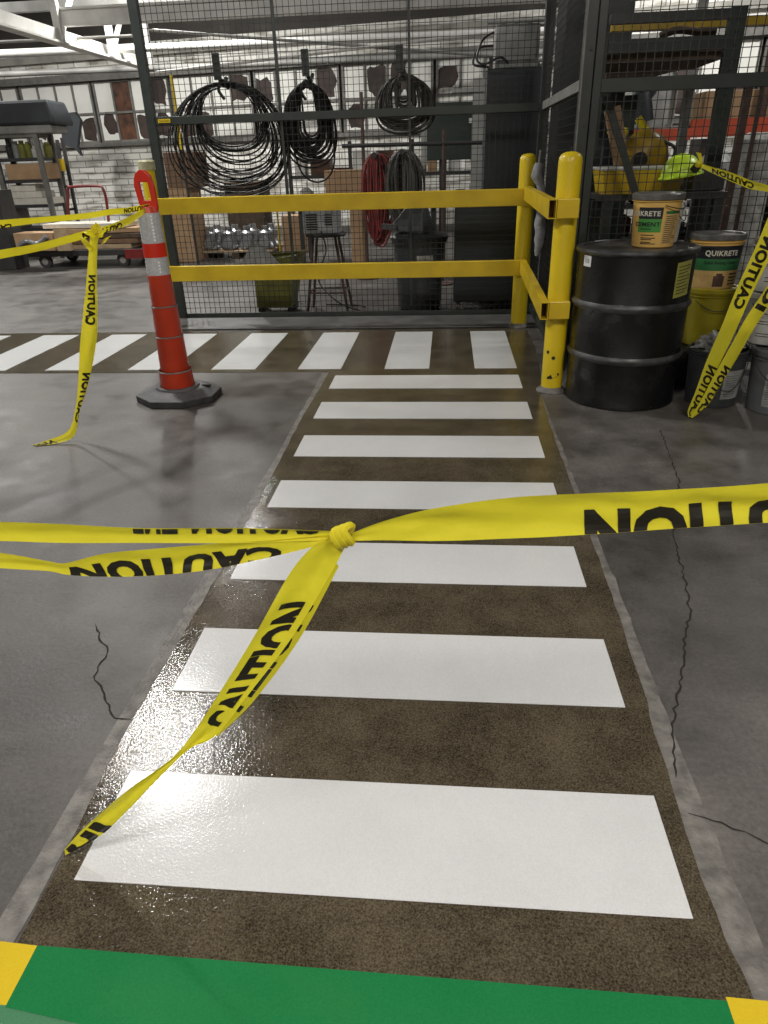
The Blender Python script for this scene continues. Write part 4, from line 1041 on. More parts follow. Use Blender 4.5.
# tripod of yellow measuring rod
p = at(276, 200, 8.2); t = thing('yellow_rod', (p.x, 8.2, 0), 'thin yellow topped rod upright behind the wire by the castings', 'rod')
bm = BM(); cyl(bm, (p.x, 8.2, .5), p, .012, 8); obj('rod_top', bm, 'syellow', t)
bm = BM(); cyl(bm, (p.x, 8.2, 0), (p.x, 8.2, .5), .012, 8); obj('rod_foot', bm, 'darkmetal', t)
p = at(171, 75, 10.4); q = at(173, 150, 10.4); t = thing('striped_pole', (p.x, 10.4, 0), 'pole with yellow upper half beside the left partition post', 'pole')
bm = BM(); cyl(bm, (p.x, 10.4, q.z), p, .022, 8); obj('pole_top', bm, 'syellow', t)
bm = BM(); cyl(bm, (p.x, 10.4, 0), (p.x, 10.4, q.z), .02, 8); obj('pole_foot', bm, 'darkmetal', t)
# clutter on a rear shelf seen through the wire (x 300..470)
rc = random.Random(21)
kinds = [('hazard', 'pale'), ('darkmetal', 'dark'), ('boxgrey', 'grey'), ('cardboard', 'tan'), ('rust', 'rusty'), ('beam', 'white')]
t = thing('storage_shelf', (.2, 13.2, 0), 'long low shelf of pale and dark parts under the far windows', 'shelf')
pa = at(290, 176, 13); pb = at(475, 176, 13)
bm = BM(); box(bm, pa.x, 13.0, pa.z-.05, pb.x, 13.5, pa.z); box(bm, pa.x, 13.0, pa.z-.55, pb.x, 13.5, pa.z-.5); obj('shelf_board', bm, 'darkmetal', t)
for k in range(4):
    bm = BM(); x_ = pa.x+(pb.x-pa.x)*k/3; box(bm, x_-.03, 13.0, 0, x_+.03, 13.06, pa.z+.5); obj('upright', bm, 'darkmetal', t)
posn = ['from the left end']
for lv, zz in enumerate((pa.z, pa.z-.5)):
    x_ = pa.x+.1; k = 0
    while x_ < pb.x-.2:
        w = rc.uniform(.12, .34); hh = rc.uniform(.1, .38); m_n, cn = rc.choice(kinds)
        bm = BM()
        if rc.random() < .5: box(bm, x_, 13.05, zz, x_+w, 13.4, zz+hh)
        else: lathe(bm, (x_+w/2, 13.22, zz), [(w*.45, 0), (w*.5, hh*.1), (w*.5, hh*.8), (w*.2, hh), (0, hh)], 14)
        solo('stored_part', bm, m_n, '%s part stored on the %s board of the long shelf under the windows' % (cn, ('upper', 'lower')[lv]), 'part', 'parts stored on the long shelf')
        x_ += w+rc.uniform(.02, .12); k += 1

# ================================================================== LEFT: LOADED RACK AND CART
Yr = 12.4
t = thing('storage_rack', (at(20, 250, Yr).x, Yr, 0), 'grey steel rack at the far left carrying boxes and blocks', 'rack')
xl = at(-70, 200, Yr).x; xr = at(50, 200, Yr).x
zt = at(20, 134, Yr).z
for x_, y_ in ((at(2, 180, Yr).x, Yr), (xr, Yr), (at(2, 180, Yr).x, Yr+.48), (xr, Yr+.48)):
    bm = BM(); box(bm, x_-.04, y_-.03, 0, x_+.04, y_+.03, zt); obj('upright', bm, 'sash', t)
for py in (134, 158, 180, 205, 228):
    z_ = at(20, py, Yr).z
    bm = BM(); box(bm, xl, Yr-.02, z_-.05, xr, Yr+.52, z_); obj('shelf', bm, 'darkmetal' if py != 134 else 'sash', t)
def onshelf(py): return at(20, py, Yr).z
z_ = onshelf(134)
bm = BM(); a = at(-60, 120, Yr).x; b = at(57, 120, Yr).x
vs_ = box(bm, a, Yr-.1, z_+.12, b, Yr+.6, z_+.47); vs_[4].co.x += .1; vs_[5].co.x -= .06; vs_[6].co.x -= .10
solo('covered_load', bm, 'tarp', 'large dark grey sheeted load on top of the left rack', 'load', bevel=.04)
bm = BM(); box(bm, a+.05, Yr-.06, z_, b-.1, Yr+.5, z_+.119); solo('pallet', bm, 'tarplight', 'pale pallet under the dark sheeted load on the rack', 'pallet', bevel=.02)
rc = random.Random(5)
z_ = onshelf(158)
for k in range(7):
    x_ = at(4+k*6.4, 150, Yr).x; hh = rc.uniform(.16, .28); bm = BM(); lathe(bm, (x_, Yr+.18, z_), [(.06, 0), (.065, .02), (.065, hh*.75), (.04, hh*.85), (.04, hh), (0, hh)], 14)
    solo('jar', bm, rc.choice(['boxgrey', 'bin', 'darkmetal', 'hazard']), 'small can or jar on the second shelf of the left rack', 'can', 'cans on the left rack', smooth_=True)
z_ = onshelf(180)
bm = BM(); box(bm, at(5, 170, Yr).x, Yr+.02, z_, at(46, 170, Yr).x, Yr+.45, at(20, 164, Yr).z); solo('cardboard_box', bm, 'cardboard', 'long flat cardboard box on the left rack shelf', 'box', bevel=.01)
z_ = onshelf(205)
k = 0
for row in range(3):
    for j in range(8-row*2):
        x_ = at(9+row*3+j*5.2, 200, Yr).x; bm = BM(); rbox(bm, (x_, Yr+.25, z_+.05+row*.105), (.16, .40, .10), rz=rc.uniform(-.12, .12))
        solo('timber_block', bm, 'whitewood', 'white timber block in the stack on the left rack', 'block', 'white timber blocks on the left rack', bevel=.004)
z_ = onshelf(228)
bm = BM(); box(bm, xl+.1, Yr+.1, z_, at(14, 210, Yr).x, Yr+.45, z_+.35); solo('steel_case', bm, 'sash', 'grey steel case low on the left rack', 'case', bevel=.01)
# tilted dark ladder frame
t = thing('ladder_frame', (at(70, 215, 13.0).x, 13.0, 0), 'dark narrow ladder leaning right of the left rack', 'ladder')
for p_, q_ in (((57, 140), (66, 215)), ((62, 138), (76, 215))):
    bm = BM(); bar(bm, at(*p_, 13.3), Vector((at(q_[0], q_[1], 13.0).x, 13.0, 0)), .05, .05); obj('rail', bm, 'darkmetal', t)
for f_ in (.2, .4, .6, .8):
    bm = BM(); a = at(57, 140, 13.3).lerp(Vector((at(66, 215, 13.0).x, 13.0, 0)), f_); b = at(62, 138, 13.3).lerp(Vector((at(76, 215, 13.0).x, 13.0, 0)), f_); cyl(bm, a, b, .02, 8); obj('rung', bm, 'darkmetal', t)
bm = BM(); cyl(bm, at(61, 159, 13.15), at(63, 171, 13.15), .05, 12); solo('yellow_can', bm, 'syellow', 'small bright yellow cylinder on the leaning ladder', 'can')
# dark jacket-like rag hanging under the window
bm = BM(); p = [(74, 112), (80, 120), (77, 146), (81, 156), (74, 148), (62, 144), (61, 120), (66, 113)]
F_ = [at(x_, y_, 15.9) for x_, y_ in p]; B_ = [q+Vector((0, .12, 0)) for q in F_]
A = [bm.verts.new(q) for q in F_]; B = [bm.verts.new(q) for q in B_]; bm.faces.new(A); bm.faces.new(B[::-1])
for k in range(len(A)): bm.faces.new((A[k], A[(k+1)%len(A)], B[(k+1)%len(A)], B[k]))
bmesh.ops.recalc_face_normals(bm, faces=bm.faces)
solo('hung_jacket', bm, 'tarp', 'dark jacket hung on the window ledge above the cart', 'jacket')
# platform cart
Yc = 11.0
t = thing('platform_cart', (at(100, 240, Yc).x, Yc+.4, 0), 'low flat cart with maroon push handle, loaded with boards', 'cart')
zc = at(100, 232, Yc).z
zc = .27
x0, x1 = at(22, 235, Yc).x, at(150, 235, Yc).x
bm = BM(); box(bm, x0, Yc, zc-.09, x1, Yc+1.1, zc); obj('deck', bm, 'darkmetal', t, bevel=.01)
bm = BM(); box(bm, at(122, 235, Yc).x, Yc-.03, zc-.14, x1, Yc+.1, zc-.005); obj('corner_plate', bm, 'redsteel', t)
for wx, wy in ((at(119, 250, Yc).x, Yc+.1), (at(40, 250, Yc).x, Yc+.1), (at(119, 250, Yc).x, Yc+.95), (at(40, 250, Yc).x, Yc+.95)):
    bm = BM(); cyl(bm, (wx, wy-.03, .10), (wx, wy+.03, .10), .10, 20); w = obj('wheel', bm, 'tyre', t)
    bm = BM(); cyl(bm, (wx, wy-.035, .10), (wx, wy+.035, .10), .05, 14); obj('hub', bm, 'hub', w)
hp = [at(108, 232, Yc+.5), at(107, 205, Yc+.5), at(103, 189, Yc+.5), at(97, 186, Yc+.6), at(72, 187, Yc+1.0), at(68, 192, Yc+1.05), at(66, 230, Yc+1.05)]
hp[0].z = zc; hp[-1].z = zc
bm = BM(); tube(bm, spline(hp, 6), .022, 10); obj('push_handle', bm, 'redsteel', t, 'maroon bent tube handle')
rc = random.Random(9)
zt_ = zc
for k, (m_n, lab, w, px) in enumerate((('wood', 'lowest pale board lying on the cart', 1.75, 96), ('cardboard2', 'brown board second from the bottom on the cart', 1.7, 104), ('darkwood', 'dark board third up on the cart', 1.5, 112), ('cardboard', 'tan board near the top of the cart load', 1.5, 110), ('whitewood', 'pale top board sticking out left on the cart', 1.7, 92))):
    bm = BM(); cxx = at(px, 220, Yc+.5).x; rbox(bm, (cxx, Yc+.45, zt_+.035), (w*.8, .75-.05*k, .065), rz=rc.uniform(-.06, .06)); zt_ += .075
    solo('board', bm, m_n, lab, 'board', bevel=.004)
bm = BM(); cxx = at(35, 225, Yc).x; box(bm, cxx-.34, Yc-.10, zc+.005, cxx+.30, Yc+.25, zc+.27)
solo('carton', bm, 'cardboard', 'open tan carton of fittings at the left end of the cart', 'box', bevel=.01)
bm = BM(); tube(bm, spline([(cxx-.25, Yc-.14, zc+.10), (cxx-.1, Yc-.17, zc+.16), (cxx+.05, Yc-.15, zc+.12), (cxx+.22, Yc-.13, zc+.22)], 6), .035, 10); solo('pipe_fitting', bm, 'castings', 'silver bent pipe fitting in front of the tan carton', 'fitting', smooth_=True)
bm = BM(); cxx = at(62, 228, Yc).x; box(bm, cxx-.10, Yc-.10, zc+.0, cxx+.12, Yc-.02, zc+.34); solo('plank_end', bm, 'wood', 'short upright plank at the middle of the cart load', 'plank', bevel=.004)
# dark lower furniture left edge
bm = BM(); box(bm, -9.2, 10.9, 0, at(9, 240, 10.9).x, 11.3, at(5, 190, 10.9).z); solo('steel_cabinet', bm, 'darkmetal', 'dark steel cabinet cut by the left edge of the photo', 'cabinet', bevel=.01)

# ================================================================== INSIDE THE CAGE (RIGHT)
# tall green slotted rack frame
def upright(Y, px, pytop, w, d, m, parent):
    p = at(px, pytop, Y); bm = BM(); box(bm, p.x-w/2, Y, 0, p.x+w/2, Y+d, p.z); o = obj('upright', bm, m, parent)
    b2 = BM(); z = .15
    while z < p.z-.05:
        box(b2, p.x-.008, Y-.002, z, p.x+.008, Y+.001, z+.022); z += .075
    obj('slots', b2, 'crack', o); return p.x
t = thing('pallet_rack', (2.9, 5.9, 0), 'dark green slotted steel rack standing inside the cage', 'rack')
xr_ = upright(5.9, 741, 6, .105, .08, 'rackgreen', t)
xl_ = upright(5.9, 602, 40, .09, .08, 'rackgreen', t)
p = at(632, 95, 6.7); bm = BM(); box(bm, p.x-.05, 6.7, 0, p.x+.05, 6.78, p.z); obj('upright', bm, 'rackgreen', t)
bm = BM(); bar(bm, at(605, 92, 5.22), at(635, 192, 5.22), .045, .03); obj('diagonal_brace', bm, 'frame', t)
pz = at(690, 42, 5.95).z
bm = BM(); box(bm, xl_+.05, 5.912, pz-.05, xr_-.055, 5.97, pz+.03); obj('beam', bm, 'rackgreen', t)
pz2 = at(690, 16, 5.95).z
bm = BM(); box(bm, xl_+.05, 5.912, pz2-.03, xr_-.055, 5.97, pz2+.03); obj('beam', bm, 'frame', t)
bm = BM(); box(bm, xl_, 6.75, pz-.05, xr_, 6.82, pz+.03); obj('beam', bm, 'rackgreen', t)
bm = BM(); box(bm, xl_+.02, 5.99, pz-.10, xr_-.02, 6.74, pz-.055); obj('shelf_board', bm, 'darkwood', t)
# yellow bar and board high up
bm = BM(); a = at(612, 28, 6.3); b = at(800, 20, 6.3); box(bm, a.x, 6.3, a.z-.02, b.x, 6.36, a.z+.035); solo('yellow_beam', bm, 'tub', 'narrow yellow beam lying high in the cage', 'beam')
bm = BM(); v = [at(612, 48, 6.9), at(735, 48, 6.9), at(728, 56, 6.9), at(640, 78, 6.9), at(606, 78, 6.9)]
A = [bm.verts.new(q) for q in v]; B = [bm.verts.new(q+Vector((0, .5, 0))) for q in v]
bm.faces.new(A[::-1]); bm.faces.new(B)
for k in range(5): bm.faces.new((A[k], A[(k+1)%5], B[(k+1)%5], B[k]))
bmesh.ops.recalc_face_normals(bm, faces=bm.faces)
solo('stacked_board', bm, 'darkwood', 'dark maroon brown board stack under the high shelf in the cage', 'board')
bm = BM(); tube(bm, spline([at(660, 36, 6.25), at(678, 30, 6.2), at(700, 32, 6.2), at(716, 31, 6.2)], 5), .025, 8); solo('bundled_rope', bm, 'darkwood', 'bundle of brown rope lying by the yellow beam', 'rope')
t = thing('added_locker', (2.0, 7.5, 0), 'tall dark locker darkening the view behind the side mesh of the cage, right of the tall cabinet', 'added_locker')  # dark body added so the view through the side mesh goes dim
bm = BM(); box(bm, 1.78, 7.2, .04, 2.34, 7.75, 2.62); obj('body', bm, 'cabinet', t, bevel=.01)
for x_ in (1.79, 2.065):
    bm = BM(); box(bm, x_, 7.185, .1, x_+.265, 7.2, 2.56); d_ = obj('door', bm, 'cabinet', t, bevel=.004)
    bm = BM(); box(bm, x_+.12, 7.165, 1.3, x_+.135, 7.184, 1.45); obj('handle', bm, 'worn', d_)
bm = BM(); box(bm, 1.80, 7.22, 0, 2.32, 7.73, .04); obj('plinth', bm, 'darkmetal', t)
# shelf table with the tub
zt_ = at(650, 193, 5.45).z
t = thing('work_table', (2.35, 5.6, 0), 'dark steel table in the cage under the yellow tub', 'table')
ax, bx_ = at(602, 195, 5.35).x, at(728, 195, 5.35).x
bm = BM(); box(bm, ax, 5.35, zt_-.04, bx_, 5.85, zt_); obj('table_top', bm, 'darkmetal', t)
for x_ in (ax+.05, bx_-.05):
    for y_ in (5.39, 5.81):
        bm = BM(); box(bm, x_-.03, y_-.03, 0, x_+.03, y_+.03, zt_-.04); obj('leg', bm, 'frame', t)
bm = BM(); box(bm, ax+.05, 5.4, .35, bx_-.05, 5.8, .38); obj('lower_shelf', bm, 'darkmetal', t)
t = thing('parts_tub', (2.2, 5.6, zt_), 'yellow rectangular plastic tub on the table in the cage', 'tub')
z1_ = at(640, 168, 5.4).z; a_, b_ = at(602, 180, 5.4).x, at(686, 180, 5.4).x
bm = BM(); A = [bm.verts.new(q) for q in ((a_+.03, 5.42, zt_), (b_-.03, 5.42, zt_), (b_-.03, 5.76, zt_), (a_+.03, 5.76, zt_))]; B = [bm.verts.new(q) for q in ((a_, 5.40, z1_), (b_, 5.40, z1_), (b_, 5.78, z1_), (a_, 5.78, z1_))]
for k in range(4): bm.faces.new((A[k], A[(k+1)%4], B[(k+1)%4], B[k]))
bm.faces.new(A[::-1]); obj('body', bm, 'tub', t)
bm = BM(); tube(bm, [(a_, 5.40, z1_), (b_, 5.40, z1_), (b_, 5.78, z1_), (a_, 5.78, z1_)], .014, 6, closed=True); obj('rim', bm, 'bucketwhite', t, 'pale rim')
t = thing('floor_machine', tuple(at(645, 172, 5.6)), 'rounded amber machine housing standing in the yellow tub', 'machine')
p = at(644, 154, 5.6); bm = BM(); blob(bm, (p.x, 5.6, p.z), (.17, .13, .15), 2, 4, .12, 1.2); obj('housing', bm, 'machine', t, smooth_=True)
bm = BM(); p = at(640, 160, 5.46); cyl(bm, (p.x, 5.455, p.z), (p.x, 5.54, p.z), .05, 20); obj('intake', bm, 'crack', t)
bm = BM(); tube(bm, spline([at(664, 142, 5.55), at(675, 148, 5.55), at(672, 162, 5.55)], 5), .012, 6); obj('hose', bm, 'cable', t)
bm = BM(); bar(bm, at(612, 108, 6.4), at(622, 165, 6.4), .12, .05); solo('leaning_board', bm, 'cardboard', 'tan board leaning behind the diagonal brace in the cage', 'board')
for k, (pp, lab) in enumerate((([(610, 130), (618, 150), (626, 128)], 'left folded yellow sign shape behind the brace'), ([(638, 118), (652, 140), (646, 146)], 'right folded yellow strip above the amber machine'))):
    bm = BM(); tube(bm, [at(x_, y_, 6.5) for x_, y_ in pp], .03, 4); solo('yellow_strap', bm, 'tape', lab, 'strap')
# hard hat
p = at(683, 166, 5.2)
t = thing('hard_hat', (p.x, 5.22, p.z-.06), 'lime green hard hat hung inside the cage mesh', 'hard hat')
bm = BM(); prof = [(.125*math.cos(a), .125*math.sin(a)) for a in [k*PI/2/8 for k in range(9)]]; lathe(bm, (0, 0, 0), prof, 28, sy=1.15)
for v in bm.verts:
    v.co = Matrix.Rotation(-.15, 3, 'Y') @ v.co + Vector((p.x, 5.22, p.z-.05))
obj('shell', bm, 'hivis', t, smooth_=True)
bm = BM(); lathe(bm, (0, 0, 0), [(.12, -.006), (.140, -.010), (.140, -.004), (.12, .004)], 28, sy=1.2)
for v in bm.verts: v.co = Matrix.Rotation(-.15, 3, 'Y') @ v.co + Vector((p.x, 5.22, p.z-.05))
obj('brim', bm, 'hivis', t, smooth_=True)
bm = BM(); rbox(bm, (p.x+.045, 5.22-.135, p.z-.015), (.05, .012, .05), ry=.7); obj('front_badge', bm, 'ink', t, 'black diamond badge')
bm = BM(); q_ = at(705, 185, 5.6); box(bm, q_.x-.12, 5.5, zt_+.001, q_.x+.1, 5.8, zt_+.14); solo('tool_case', bm, 'darkmetal', 'dark tool case on the cage table behind the hard hat', 'case', bevel=.01)
# red orange racking farther back, with loads
Yb = 9.2
t = thing('pallet_rack', (4.2, Yb, 0), 'rear rack with red orange beams behind the cage', 'rack')
zA = at(690, 131, Yb).z; zB = at(735, 122, Yb).z
xA = at(598, 130, Yb).x; xM = at(692, 128, Yb).x; xE = at(900, 120, Yb).x
bm = BM(); box(bm, xA, Yb, zA-.09, xM, Yb+.08, zA+.03); obj('beam', bm, 'rackred', t)
bm = BM(); box(bm, xM+.0, Yb, zB-.14, xE, Yb+.08, zB+.04); obj('beam', bm, 'rackred', t)
for px in (686, 760, 602):
    x_ = at(px, 140, Yb).x; bm = BM(); box(bm, x_-.045, Yb+.09, 0, x_+.045, Yb+.17, zB+1.2); obj('upright', bm, 'brownsteel' if px == 760 else 'worn', t)
bm = BM(); box(bm, xA, Yb+.09, zB-.05, xE, Yb+1.0, zB-.02); obj('decking', bm, 'hazard', t)
bm = BM(); a = at(705, 100, Yb+.2); b = at(768, 100, Yb+.2); box(bm, a.x, Yb+.2, zB+.0, b.x+.6, Yb+.9, at(730, 90, Yb+.2).z); solo('carton', bm, 'cardboard', 'tan carton on the red orange rear rack, right', 'box', bevel=.01)
bm = BM(); a = at(655, 110, Yb+.2); lathe(bm, (a.x, Yb+.5, zB-.02), [(.28, 0), (.30, .05), (.30, .5), (.25, .6), (0, .62)], 24); solo('sack', bm, 'bucketwhite', 'white sack on the rear rack left of the green upright', 'sack', smooth_=True)
bm = BM(); a = at(640, 105, Yb-.3); tube(bm, [at(648, 88, Yb+.2), at(642, 98, Yb+.1), at(644, 122, Yb+.1)], .11, 10); solo('dark_bag', bm, 'tarp', 'dark bag slumped on the rear rack near the brace', 'bag', smooth_=True)
rc = random.Random(33)
t = thing('storage_shelf', (4.6, 8.4, 0), 'crowded dark shelf unit standing behind the cage, parts on three boards', 'shelf')
sx0, sx1 = at(612, 200, 8.2).x, at(860, 200, 8.2).x
lv = [at(700, 236, 8.2).z, at(700, 203, 8.2).z, at(700, 170, 8.2).z]
for z_ in lv:
    bm = BM(); box(bm, sx0, 8.2, z_-.04, sx1, 8.75, z_); obj('shelf_board', bm, 'darkmetal', t)
for k in range(4):
    x_ = sx0+(sx1-sx0)*k/3; bm = BM(); box(bm, x_-.03, 8.18, 0, x_+.03, 8.2, lv[2]+.2); obj('upright', bm, 'brownsteel', t)
for li, z_ in enumerate(lv):
    x_ = sx0+.06
    while x_ < sx1-.2:
        w = rc.uniform(.10, .30); hh = rc.uniform(.08, .30); m_n, cn = rc.choice(kinds+[('darkmetal', 'dark'), ('tarp', 'dark'), ('darkwood', 'brown')])
        bm = BM()
        if rc.random() < .45: box(bm, x_, 8.24, z_, x_+w, 8.6, z_+hh)
        elif rc.random() < .5: blob(bm, (x_+w/2, 8.4, z_+hh*.45), (w*.5, .14, hh*.5), rc.randint(0, 99), 3, .5, 2.2)
        else: lathe(bm, (x_+w/2, 8.4, z_), [(w*.45, 0), (w*.5, hh*.1), (w*.5, hh*.8), (w*.2, hh), (0, hh)], 14)
        solo('stored_part', bm, m_n, '%s part on the %s board of the crowded shelf behind the cage' % (cn, ('bottom', 'middle', 'top')[li]), 'part', 'parts on the crowded shelf behind the cage')
        x_ += w+rc.uniform(.01, .10)
for k, (px, py, w, h, m_n, lab) in enumerate(((720, 175, .32, .35, 'bucketwhite', 'white bag of rags on the floor shelf behind green upright'), (752, 190, .26, .35, 'cardboard2', 'brown box at the right rear of the cage'), (765, 150, .35, .3, 'hazard', 'pale grimy bin at the right rear of the cage'), (655, 225, .25, .25, 'hazard', 'pale part under the cage table, left'), (610, 215, .18, .3, 'bucketwhite', 'white container low behind the cage corner'), (727, 228, .2, .3, 'beam', 'white frame piece low beside green upright'))):
    p = at(px, py, 7.4+(.34 if k == 1 else .06*k)); bm = BM()
    if k % 2: box(bm, p.x-w/2, p.y, 0, p.x+w/2, p.y+.3, p.z+h/2)
    else: lathe(bm, (p.x, p.y+.2, 0), [(w*.5, 0), (w*.5, p.z+h*.3), (w*.3, p.z+h*.5), (0, p.z+h*.5)], 16)
    solo('stored_item', bm, m_n, lab, 'stored item', bevel=.006)
for px in (690, 748, 762):
    p = at(px, 85 if px < 700 else 90, 7.0); bm = BM(); bar(bm, (p.x, 7.0, 0), (p.x, 7.0, p.z+.05), .03 if px == 762 else .06)
    solo('steel_pole', bm, 'brownsteel' if px > 700 else 'worn', {690: 'grey steel pole in the cage left of green upright', 748: 'thicker rust brown pole in the cage, right', 762: 'thin rust brown pole at the right edge in the cage'}[px], 'pole')

# ================================================================== CAUTION TAPES
# --- foreground: strands tied together in a knot, with a tail down to the floor
Yf = 1.05
def E(l, Y=None): return [at(p[0], p[1], p[2] if len(p) > 2 else (Y or Yf)) for p in l]
t = thing('caution_tape', tuple(at(342, 537, Yf)), 'long yellow caution tape across the foreground, knotted with a tail to the floor', 'tape')
rb = strand(t, 'strand', E([(352,533),(385,521),(440,507),(520,497),(600,493),(700,488),(800,481),(900,474)]), E([(352,541),(385,540),(440,541),(520,538),(600,534),(700,527),(800,521),(900,514)]), bulge=.10, ripple=.14, seed=1)
def dist_at(rb, px):
    # distance along the ribbon where its centre crosses that image column
    best = 0; bd = 1e9
    for i in range(400):
        d = rb.L[-1]*i/399; q = rb.p(d, .5)-CAM; x_ = 384+FPX*q.dot(RT)/q.dot(FW)
        if abs(x_-px) < bd: bd = abs(x_-px); best = d
    return best
def add_words(parent, rb, ws):
    b2 = BM()
    for w in ws: rb.word(b2, *w)
    obj('lettering', b2, 'ink', parent)
sR = t.children[-1]
add_words(sR, rb, [('CAUTION', dist_at(rb, 892), dist_at(rb, 584), .42, 1.52, (0, .985), .055)])
rb = strand(t, 'strand', E([(-90,521),(0,522),(60,524),(140,528),(240,528),(330,531)]), E([(-90,541),(0,541),(60,543),(140,543),(240,543),(330,540)]), bulge=.12, ripple=.06, seed=2)
s2 = [c_ for c_ in t.children if c_.name.startswith('strand')][-1]
add_words(s2, rb, [('CAUTION', dist_at(rb, 322), dist_at(rb, 192), .44, -1.5, (.05, 1), .06), ('LINE', dist_at(rb, 178), dist_at(rb, 134), .42, -1.8, (.05, 1), .06)])
rb = strand(t, 'strand', E([(-90,545),(0,553),(48,561),(66,563),(110,553),(200,545),(270,540),(330,535)]), E([(-90,560),(0,568),(48,571),(70,575),(125,577),(200,571),(280,555),(334,541)]), bulge=.08, ripple=.12, seed=3)
s3 = [c_ for c_ in t.children if c_.name.startswith('strand')][-1]
add_words(s3, rb, [('CAUTION', dist_at(rb, 278), dist_at(rb, 70), .36, 1.25, (0, .98), .055)])
# tail
def mixY(l): return [at(x_, y_, Y_) for x_, y_, Y_ in l]
tA = mixY([(322,538,1.05),(292,570,1.045),(252,640,1.03),(213,703,1.01),(190,737,1.0),(171,759,.992),(128,790,.985),(102,812,.978),(82,830,.972),(64,850,.963)])
tB = mixY([(348,540,1.05),(334,568,1.045),(293,636,1.03),(246,698,1.01),(215,736,1.0),(188,750,.992),(154,783,.985),(128,810,.978),(100,836,.972),(66,857,.963)])
for P_ in tA+tB: P_.z = max(P_.z, .008)
rb = strand(t, 'tail', tA, tB, bulge=-.10, ripple=.16, seed=4)
def dist_y(rb, py):
    best = 0; bd = 1e9
    for i in range(600):
        d = rb.L[-1]*i/599; q = rb.p(d, .5)-CAM; y_ = 512-FPX*q.dot(UP)/q.dot(FW)
        if abs(y_-py) < bd: bd = abs(y_-py); best = d
    return best
s4 = [c_ for c_ in t.children if c_.name.startswith('tail')][-1]
add_words(s4, rb, [('CAUTION', dist_y(rb, 726), dist_y(rb, 602), 1.25, .22, (0, .80), .055), ('CAUTION', dist_y(rb, 975), dist_y(rb, 822), 1.05, .15, (0, 1), .055)][:1] + [('UI', dist_y(rb, 850), dist_y(rb, 823), 1.1, .15, (0, 1), .055)])
# shadowed under-fold of the tail
fA = mixY([(334,562,1.055),(289,636,1.04),(243,700,1.02),(216,735,1.0)]); fB = mixY([(339,566,1.06),(299,640,1.045),(252,703,1.025),(217,737,1.002)])
rb = strand(t, 'folded_edge', fA, fB, bulge=.0, ripple=.12, seed=5)
s5 = [c_ for c_ in t.children if c_.name.startswith('folded_edge')][-1]
add_words(s5, rb, [('NOITU', dist_y(rb, 605), dist_y(rb, 712), -1.4, .55, (.05, .97), .05)])
# knot: a few tight wraps
bm = BM(); kc = at(343, 538, Yf)
for k in range(3):
    pts = []
    for j in range(16):
        th = 2*PI*j/16; pts.append(kc + Vector((.010*(k-1)+.006*math.sin(2*th), .012*math.cos(th), .016*math.sin(th)+.004*k)))
    tube(bm, pts, .0075, 6, closed=True)
blob(bm, tuple(kc), (.014, .011, .015), 3, 3, .3, 3)
obj('knot', bm, 'tape', t, smooth_=True)

# --- left tape tied to the orange post
t = thing('caution_tape', tuple(at(97, 232, 3.75)), 'yellow caution tape tied to the orange post, tail hanging to floor at left', 'tape')
rb = strand(t, 'strand', E([(153,203,4.36),(130,207,4.25),(110,209,4.1),(85,213,4.0),(40,217,3.8),(0,220,3.6),(-60,226,3.4)]), E([(153,208,4.36),(130,213,4.25),(110,215,4.1),(85,219,4.0),(40,223,3.8),(0,228,3.6),(-60,234,3.4)]), bulge=.05, ripple=.1, seed=6)
s_ = t.children[-1]
s_ = [c_ for c_ in t.children if c_.name.startswith('strand')][-1]
add_words(s_, rb, [('CAUTION', dist_at(rb, 150), dist_at(rb, 124), .1, .9, (0, 1), .05), ('CAUTION', dist_at(rb, 12), dist_at(rb, -30), .55, 1.3, (0, 1), .05)])
rb = strand(t, 'strand', E([(150,205,4.36),(128,217,4.1),(108,225,3.85),(80,232,3.7),(40,243,3.5),(0,250,3.3),(-60,262,3.1)]), E([(150,210,4.36),(128,225,4.1),(108,232,3.85),(80,240,3.7),(40,251,3.5),(0,259,3.3),(-60,272,3.1)]), bulge=.08, ripple=.1, seed=7)
s_ = [c_ for c_ in t.children if c_.name.startswith('strand')][-1]
add_words(s_, rb, [('CAUTION', dist_at(rb, 122), dist_at(rb, 82), .2, 1.1, (0, 1), .05)])
tl = [(90,236,98,236,3.74),(88,262,97,262,3.73),(86,285,97,285,3.71),(83,315,97.5,315,3.69),(80,345,96,345,3.66),(78,385,88,385,3.63),(75,410,80,410,3.60),(68,431,74,436,3.56),(45,441,55,446,3.50),(33,449,38,450,3.47)]
A_ = [at(a[0], a[1], a[4]) for a in tl]; B_ = [at(a[2], a[3], a[4]-.01) for a in tl]
for P_ in A_+B_: P_.z = max(P_.z, .006)
rb = strand(t, 'tail', A_, B_, bulge=-.15, ripple=.12, seed=8)
s_ = [c_ for c_ in t.children if c_.name.startswith('tail')][-1]
add_words(s_, rb, [('CAUTION', dist_y(rb, 325), dist_y(rb, 275), .16, .80, (0, 1), .05), ('CAUTION', dist_y(rb, 422), dist_y(rb, 373), .25, 1.15, (0, .97), .05), ('ION', dist_y(rb, 447), dist_y(rb, 442), .1, .9, (0, 1), .05)])
bm = BM(); kc = at(97, 231, 3.76); blob(bm, tuple(kc), (.030, .02, .034), 5, 3, .6, 3.0); obj('knot', bm, 'tape', t)
